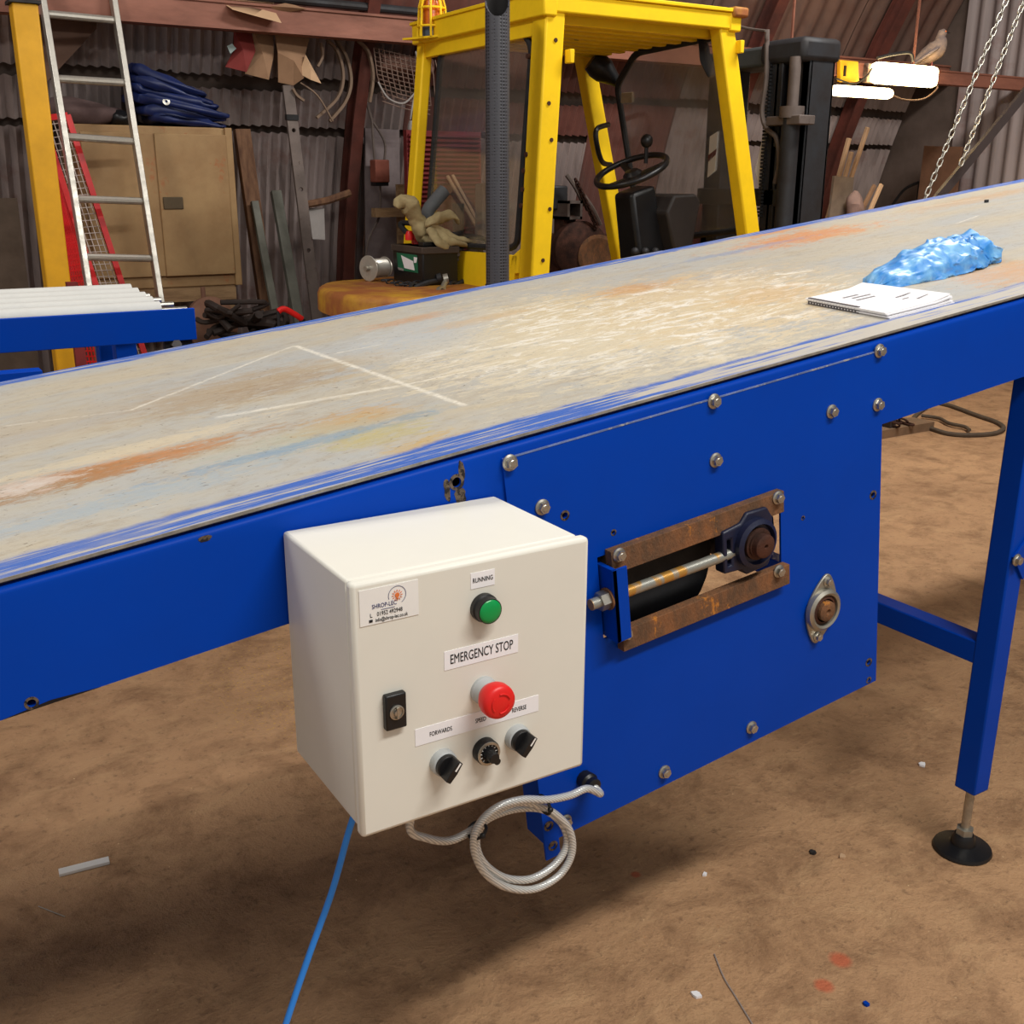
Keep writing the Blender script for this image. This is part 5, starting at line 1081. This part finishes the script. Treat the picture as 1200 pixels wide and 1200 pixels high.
# dark red louvred panel seen left of the cab's far pillar and through its pane
lv = thing('louvred_panel', (aY(520, 230, 4.6).x, 4.6, 0), 'dark red louvred radiator panel behind the forklift cab', 'panel')
la, lb_ = aY(478, 152, 4.6), aY(566, 262, 4.6)
B().box((la.x, 4.62, 0), (lb_.x, 4.66, la.z)).build('backing', REDDK, lv)
for i in range(22): z_ = la.z-.02-i*.025; B().box((la.x+.01, 4.605, z_-.012), (lb_.x-.01, 4.625, z_)).build('louvre', REDDK, lv)
wb = [aY(x, y, 4.15) for x, y in ((566, 215), (598, 213), (592, 255), (580, 256), (579, 252), (562, 256))]
tag(B().prism([wb[0], wb[1], Vector((wb[2].x, 4.15, 0)), Vector((wb[5].x, 4.15, 0))], (0, .09, 0)).build('grey_bin', pm('dull_grey_bin', (120, 108, 100), .8), bevel=.01), 'dull grey metal bin standing behind the forklift pane', 'bin')
for k_, (a, b) in enumerate((((524, 206), (546, 244)), ((530, 205), (550, 242)))):
    lean('thin_batten', a, b, .018, .014, CARDL, ('thin pale batten behind the cab pane, standing nearer the rear pillar', 'thin pale batten behind the cab pane, next to the grey bin')[k_], 'batten', 4.545+.02*k_, 4.543+.02*k_)
# rusty machine with pulley seen through the cab side
mp = aY(692, 294, 4.05); mc = thing('pulley_machine', (mp.x, 4.2, 0), 'rusty machine with a big round pulley standing beyond the forklift', 'machine')
B().box((mp.x-.16, 4.12, 0), (mp.x+.30, 4.5, mp.z+.08)).build('body', RUSTD, mc, bevel=.02)
B().lathe([(0, -.02), (.13, -.02), (.16, 0), (.16, .08), (.13, .10), (0, .10)], (mp.x-.03, 4.14, mp.z), (-.25, -1, .05), 36).build('pulley_rim', RUSTD, mc); B().lathe([(.05, 0), (.115, .0), (.12, .02), (.10, .03), (.04, .02), (0, .02)], (mp.x+.03, 4.03, mp.z-.03), (-.25, -1, .05), 32).build('pulley_face', RUST, mc)
sq = aY(668, 246, 4.15); m = B()
for a, b in (((-.05, -.05), (.05, -.035)), ((-.05, .035), (.05, .05)), ((-.05, -.05), (-.035, .05)), ((.035, -.05), (.05, .05))): m.box((sq.x+a[0], 4.1, sq.z+a[1]), (sq.x+b[0], 4.3, sq.z+b[1]))
m.build('square_tube', GREYST, mc); B().box((sq.x-.04, 4.15, mp.z), (sq.x+.04, 4.25, sq.z-.03)).build('upright', RUSTD, mc)
B().box((sq.x-.09, 4.2, sq.z), (sq.x+.02, 4.3, sq.z+.13)).build('head', DARKST, mc, bevel=.01)
for i in range(5): p = aY(664+i*5, 205+i*6, 4.12); B().tube(cat_rom([p, p+Vector((.05, -.02, -.07)), p+Vector((.12, 0, -.16))], 4), .012, 6).build('linkage', GREYST, mc)
c2 = thing('draped_chain', aY(685, 240, 4.0), 'rusty chain draped over the machine beyond the forklift', 'chain')
lk2, _ = B().tube([Vector((.020*math.cos(2*PI*i/16)*(1 if abs(math.cos(2*PI*i/16)) < .5 else 1.25), .012*math.sin(2*PI*i/16), 0)) for i in range(16)], .0048, 6, True).mesh('chain_link', RUSTD, 60, Matrix.Identity(4))
for i in range(16):
    t_ = i/15; p = aY(676+t_*22, 214+t_*48, 4.02); place('chain_link', lk2, c2, Matrix.Translation(p) @ Matrix.Rotation(1.1, 4, 'Y') @ Matrix.Rotation((i % 2)*1.5, 4, 'X'))

# ================================================================== RIGHT OF THE SHED
def lampfit(px0, px1, pyc, hgt, Y, label):
    a, b = aY(px0, pyc, Y), aY(px1, pyc+6, Y); z = (a.z+b.z)/2
    l = thing('strip_lamp', ((a.x+b.x)/2, Y, z-hgt/2), label, 'lamp')
    m = B().box((a.x, Y-.05, z-hgt/2), (b.x, Y+.03, z+hgt/2)).build('diffuser', LAMPM, l, bevel=.03)
    B().box((a.x-.02, Y+.02, z-hgt*.45), (b.x+.02, Y+.06, z+hgt*.45)).build('back_tray', GREYST, l, bevel=.004)
    for s_ in (a.x+.1, b.x-.1): B().box((s_-.01, Y+.03, z), (s_+.01, 3.99, z+.02)).build('bracket', DARKST, l)
    return l
lampfit(1022, 1094, 85, .125, 3.93, 'bright strip lamp fixed to the face of the brown beam under the pigeon')
lampfit(974, 1042, 105, .062, 3.90, 'bright strip lamp hung just below the brown beam by the mast')
yb = [aY(x, y, 3.95) for x, y in ((985, 70), (1006, 72), (1007, 96), (985, 96))]
ib = thing('isolator_box', yb[2], 'orange-yellow isolator box on the beam beside the lamps', 'switch box')
B().prism(yb, (0, .03, 0)).build('casing', YELOLD, ib, bevel=.004); q = aY(991, 83, 3.94); B().box((q.x-.008, 3.94, q.z-.03), (q.x+.006, 3.952, q.z+.03)).build('switch_slot', BLACK, ib)
tag(B().tube(cat_rom([aY(980, 92, 3.93), aY(1000, 98, 3.93), aY(1015, 90, 3.93), aY(1022, 80, 3.93)], 6), .006, 6).build('lamp_lead', BLACK), 'black lead looping from isolator box to strip lamp', 'lead')
tag(B().tube(cat_rom([aY(1042, 110, 3.93), aY(1060, 117, 3.93), aY(1082, 116, 3.93), aY(1098, 104, 3.93), aY(1096, 96, 3.93)], 6), .006, 6).build('lamp_lead', pm('brown_lead', (92, 70, 56), .7)), 'brown lead sagging below the lamp under the pigeon', 'lead')
tag(B().tube(cat_rom([aY(1028, 68, 3.93), aY(1045, 64, 3.93), aY(1066, 62, 3.93), aY(1070, 72, 3.93)], 6), .010, 6).build('armoured_lead', DARKST), 'dark armoured lead arching over the bright lamp', 'lead')
# pigeon on the beam
pgx = aY(1090, 80, 4.02); pr_ = thing('pigeon', (pgx.x, 4.02, 2.12), 'grey-brown pigeon perched on the beam above the lamp', 'bird')
PGM = pm('pigeon_feather', (150, 128, 112), .8, 0, .25, 18, col2=(110, 96, 92), amt=.5)
hx = Vector((.75, -.66, 0)).normalized()
c0 = Vector((pgx.x, 4.02, 2.12))
bp_ = [c0-hx*.14+Vector((0, 0, .015)), c0-hx*.09+Vector((0, 0, .045)), c0-hx*.03+Vector((0, 0, .085)), c0+hx*.025+Vector((0, 0, .125)), c0+hx*.045+Vector((0, 0, .165)), c0+hx*.045+Vector((0, 0, .20)), c0+hx*.055+Vector((0, 0, .228)), c0+hx*.062+Vector((0, 0, .245))]
rd = [.008, .030, .054, .062, .045, .030, .028, .006]
P_ = cat_rom(bp_, 4); R_ = [rd[min(int(i/4), 7)]*(1-(i % 4)/4)+rd[min(int(i/4)+1, 7)]*((i % 4)/4) for i in range(len(P_))]
B().tube(P_, R_, 14).build('body', PGM, pr_, sharp=180)
hd = c0+hx*.055+Vector((0, 0, .225)); sd2 = Vector((hx.y, -hx.x, 0))
B().cyl(hd+hx*.022, hd+hx*.048+Vector((0, 0, -.004)), .007, .001, 8).build('beak', BLACK, pr_)
for s_ in (-1, 1):
    B().ball(hd+hx*.012+sd2*.025*s_+Vector((0, 0, .004)), .005, nu=8, nv=6).build('eye', ORANGE, pr_)
    B().tube([c0+sd2*.018*s_+Vector((0, 0, .07)), c0+hx*.01+sd2*.02*s_+Vector((0, 0, .004)), c0+hx*.04+sd2*.02*s_+Vector((0, 0, .004))], .004, 6).build('foot', pm('pink_foot', (160, 90, 84), .7), pr_)
    w_ = [c0+hx*.03+sd2*.058*s_+Vector((0, 0, .13)), c0-hx*.03+sd2*.056*s_+Vector((0, 0, .09)), c0-hx*.11+sd2*.03*s_+Vector((0, 0, .035)), c0-hx*.15+sd2*.012*s_+Vector((0, 0, .012))]
    B().tube(cat_rom(w_, 4), [.012, .018, .022, .026, .027, .026, .024, .022, .018, .014, .010, .006, .004], 8, flat=.5).build('wing', pm('grey_wing', (120, 108, 106), .8), pr_, sharp=180)
# chains slung from above
lk_r = .021
lk3, _ = B().tube([Vector((lk_r*1.0*math.cos(2*PI*i/18)+(.012 if math.cos(2*PI*i/18) > 0 else -.012), .0155*math.sin(2*PI*i/18), 0)) for i in range(18)], .0058, 7, True).mesh('chain_link', STEEL, 60, Matrix.Identity(4))
def chain(A, Z, label, name='lifting_chain'):
    d = Z-A; L = d.length; n = int(L/.038); t_ = thing(name, Z, label, 'chain', None)
    q = d.to_track_quat('X', 'Z').to_matrix().to_4x4()
    for i in range(n+1): place('chain_link', lk3, t_, Matrix.Translation(A+d*(i/n)) @ q @ Matrix.Rotation((i % 2)*PI/2+.5, 4, 'X') @ Matrix.Scale(.72, 4))
chain(aY(1196, -40, 2.7), aY(1084, 233, 2.7), 'steel chain slung down past the strut to the conveyor edge')
chain(aY(1212, -30, 3.0), aY(1127, 190, 3.0), 'steel chain ending at the dark diagonal strut')
s0, s1 = aY(1215, 94, 3.05), aY(1098, 235, 3.05); se = s1+(s1-s0)*.25
stt = B().bar(se, s0, .05, .008, (0, -1, .2)).bar(se+Vector((0, .025, 0)), s0+Vector((0, .025, 0)), .008, .05, (0, -1, .2)).bar(se, Vector((se.x, se.y, 0)), .05, .05).build('diagonal_strut', pm('dark_strut', (70, 60, 58), .6, .3))
tag(stt, 'dark diagonal angle-iron strut rising behind the high end of the belt', 'strut')
# boards and rods against the end of the shed
lean('white_tube', (995, 162), (980, 218), .028, .028, CARDL, 'short pale tube leaning by the mast, under the lower lamp', 'tube', 4.72, 4.80)
lean('white_tube', (998, 178), (987, 218), .026, .026, CARDL, 'thin pale tube leaning between the short and the long one', 'tube', 4.66, 4.72)
lean('white_tube', (1017, 149), (995, 215), .026, .026, CARDL, 'long pale tube leaning against the curved corrugated wall', 'tube', 4.62, 4.72)
bq = [aY(x, y, 4.5) for x, y in ((978, 206), (1001, 208), (994, 239), (967, 239))]; bq2 = [bq[0], bq[1], Vector((bq[2].x, 4.5, 0)), Vector((bq[3].x, 4.5, 0))]
tag(B().prism(bq2, (0, .02, 0)).build('grey_board', pm('taupe_board', (128, 112, 98), .85)), 'small taupe board standing below the pale tubes', 'board')
bq = [aX(x, y, 6.6) for x, y in ((1083, 171), (1126, 172), (1119, 228), (1073, 230))]; bq2 = [bq[0], bq[1], Vector((6.6, bq[2].y, 0)), Vector((6.6, bq[3].y, 0))]
tag(B().prism(bq2, (.03, 0, 0)).build('brown_board', pm('brown_ply', (110, 78, 58), .85)), 'large brown plywood board standing against the end wall', 'board')
pj = aY(1002, 240, 4.4); tag(B().ball((pj.x, 4.4, pj.z-.02), (.06, .06, .1), nu=16, nv=10, fn=lambda p: p+noise.noise_vector(p*14)*.03).box((pj.x-.06, 4.34, 0), (pj.x+.06, 4.46, pj.z-.08)).build('rag_bundle', pm('pinkish_rag', (150, 124, 116), .9)), 'pinkish rag bundle on a post below the taupe board', 'rag')
lean('pale_batten', (1033, 216), (1020, 246), .03, .02, CARDL, 'pale batten leaning next to the brown batten', 'batten', 4.36, 4.365)
lean('pale_batten', (1025, 217), (1010, 246), .03, .02, CARD, 'brown batten leaning next to the rag bundle', 'batten', 4.40, 4.405)
hpz = cat_rom([aX(1046, 240, 6.7), aX(1060, 222, 6.7), aX(1078, 213, 6.7)], 6)
tag(B().tube(hpz+[Vector((6.7, hpz[-1].y, 0))], .012, 6).build('black_hose', RUBBER), 'black hose arching in front of the end wall', 'hose')

# ================================================================== ON THE FLOOR
wp = aZ(99, 1017, 0); d_ = aZ(129, 1009, 0)-aZ(70, 1024, 0); ang = math.atan2(d_.y, d_.x); L = d_.length
tag(B().box((-L/2, -.011, 0), (L/2, .011, .007)).build('plastic_strip', WHITEP, None, Matrix.Translation(wp) @ Matrix.Rotation(ang, 4, 'Z'), .001), 'short white plastic trunking strip lying on the floor', 'plastic strip')
def chip(px, py, r, mat, label, cat='chip'):
    p = aZ(px, py, 0); random.seed(px); pts = [p+Vector((r*math.cos(2*PI*i/6)*random.uniform(.6, 1.2), r*math.sin(2*PI*i/6)*random.uniform(.6, 1.2), .0005)) for i in range(6)]
    tag(B().prism(pts, (0, 0, .005)).build('floor_chip', mat), label, cat)
chip(1080, 897, .011, PAPER, 'white paper scrap on the floor beside the levelling foot')
chip(816, 1167, .010, PAPER, 'white chip on the floor near the curled wire')
chip(826, 1026, .006, PAPER, 'tiny white chip in the conveyor shadow on the floor')
chip(953, 1000, .009, DARKST, 'small dark stone chip on the floor between plate and foot')
chip(1015, 1178, .006, BLUE, 'tiny blue paint flake on the bare floor')
chip(987, 1005, .008, CARDL, 'pale stone chip on the floor near the levelling foot')
p = [aZ(837, 1118, .002), aZ(848, 1145, .002), aZ(862, 1168, .002), aZ(884, 1204, .002)]
tag(B().tube(cat_rom(p, 6), .0015, 6).build('wire_offcut', WIREG), 'thin silvery wire offcut lying on the floor', 'wire')
p = [aZ(45, 1062, .002), aZ(60, 1068, .002), aZ(76, 1074, .002)]
tag(B().tube(cat_rom(p, 5), .001, 6).build('wire_offcut', ALU), 'short straight wire offcut near the white plastic strip', 'wire')
# hose and lifting gear far under the conveyor
hz = [aZ(x, y, .012) for x, y in ((1098, 472), (1115, 476), (1145, 487), (1168, 495), (1176, 502), (1165, 508), (1135, 510), (1110, 508), (1090, 502), (1078, 499), (1070, 494), (1074, 486), (1090, 474))]
tag(B().tube(cat_rom(hz, 6), .014, 8).build('floor_hose', pm('dusty_hose', (92, 78, 64), .8)), 'dusty brown hose coiled on the floor beyond the conveyor leg', 'hose')
hz = [aZ(x, y, .02) for x, y in ((1080, 487), (1100, 490), (1112, 496), (1130, 500), (1136, 504))]
tag(B().tube(cat_rom(hz, 6), .011, 8).build('floor_rod', pm('dusty_hose', (92, 78, 64), .8)), 'bent dusty rod lying inside the coiled hose', 'rod')
a, b = aZ(1020, 517, 0), aZ(1094, 504, 0); n_ = Vector((-(b-a).y, (b-a).x, 0)).normalized()*.16
tag(B().prism([a, b, b+n_, a+n_], (0, 0, .05)).build('floor_plank', pm('dusty_plank', (140, 112, 86), .85)), 'dusty flat plank lying on the floor beyond the drive plate', 'plank')
fc = thing('floor_chain', aZ(1058, 503, .05), 'loop of dark chain on the plank end beyond the drive plate', 'chain')
lk4, _ = B().tube([Vector((lk_r*math.cos(2*PI*i/18)+(.012 if math.cos(2*PI*i/18) > 0 else -.012), .0155*math.sin(2*PI*i/18), 0)) for i in range(18)], .0058, 7, True).mesh('chain_link', RUSTD, 60, Matrix.Identity(4))
for i in range(12):
    t_ = i/11; p = a+(b-a)*(.5+.12*math.cos(t_*PI))+n_*(.12+.8*math.sin(t_*PI)); p.z = .058+.012*(i % 2); place('chain_link', lk4, fc, Matrix.Translation(p) @ Matrix.Rotation(.5+(.9 if t_ < .5 else 1.3), 4, 'Z') @ Matrix.Rotation((i % 2)*.9, 4, 'X') @ Matrix.Scale(1.1, 4))
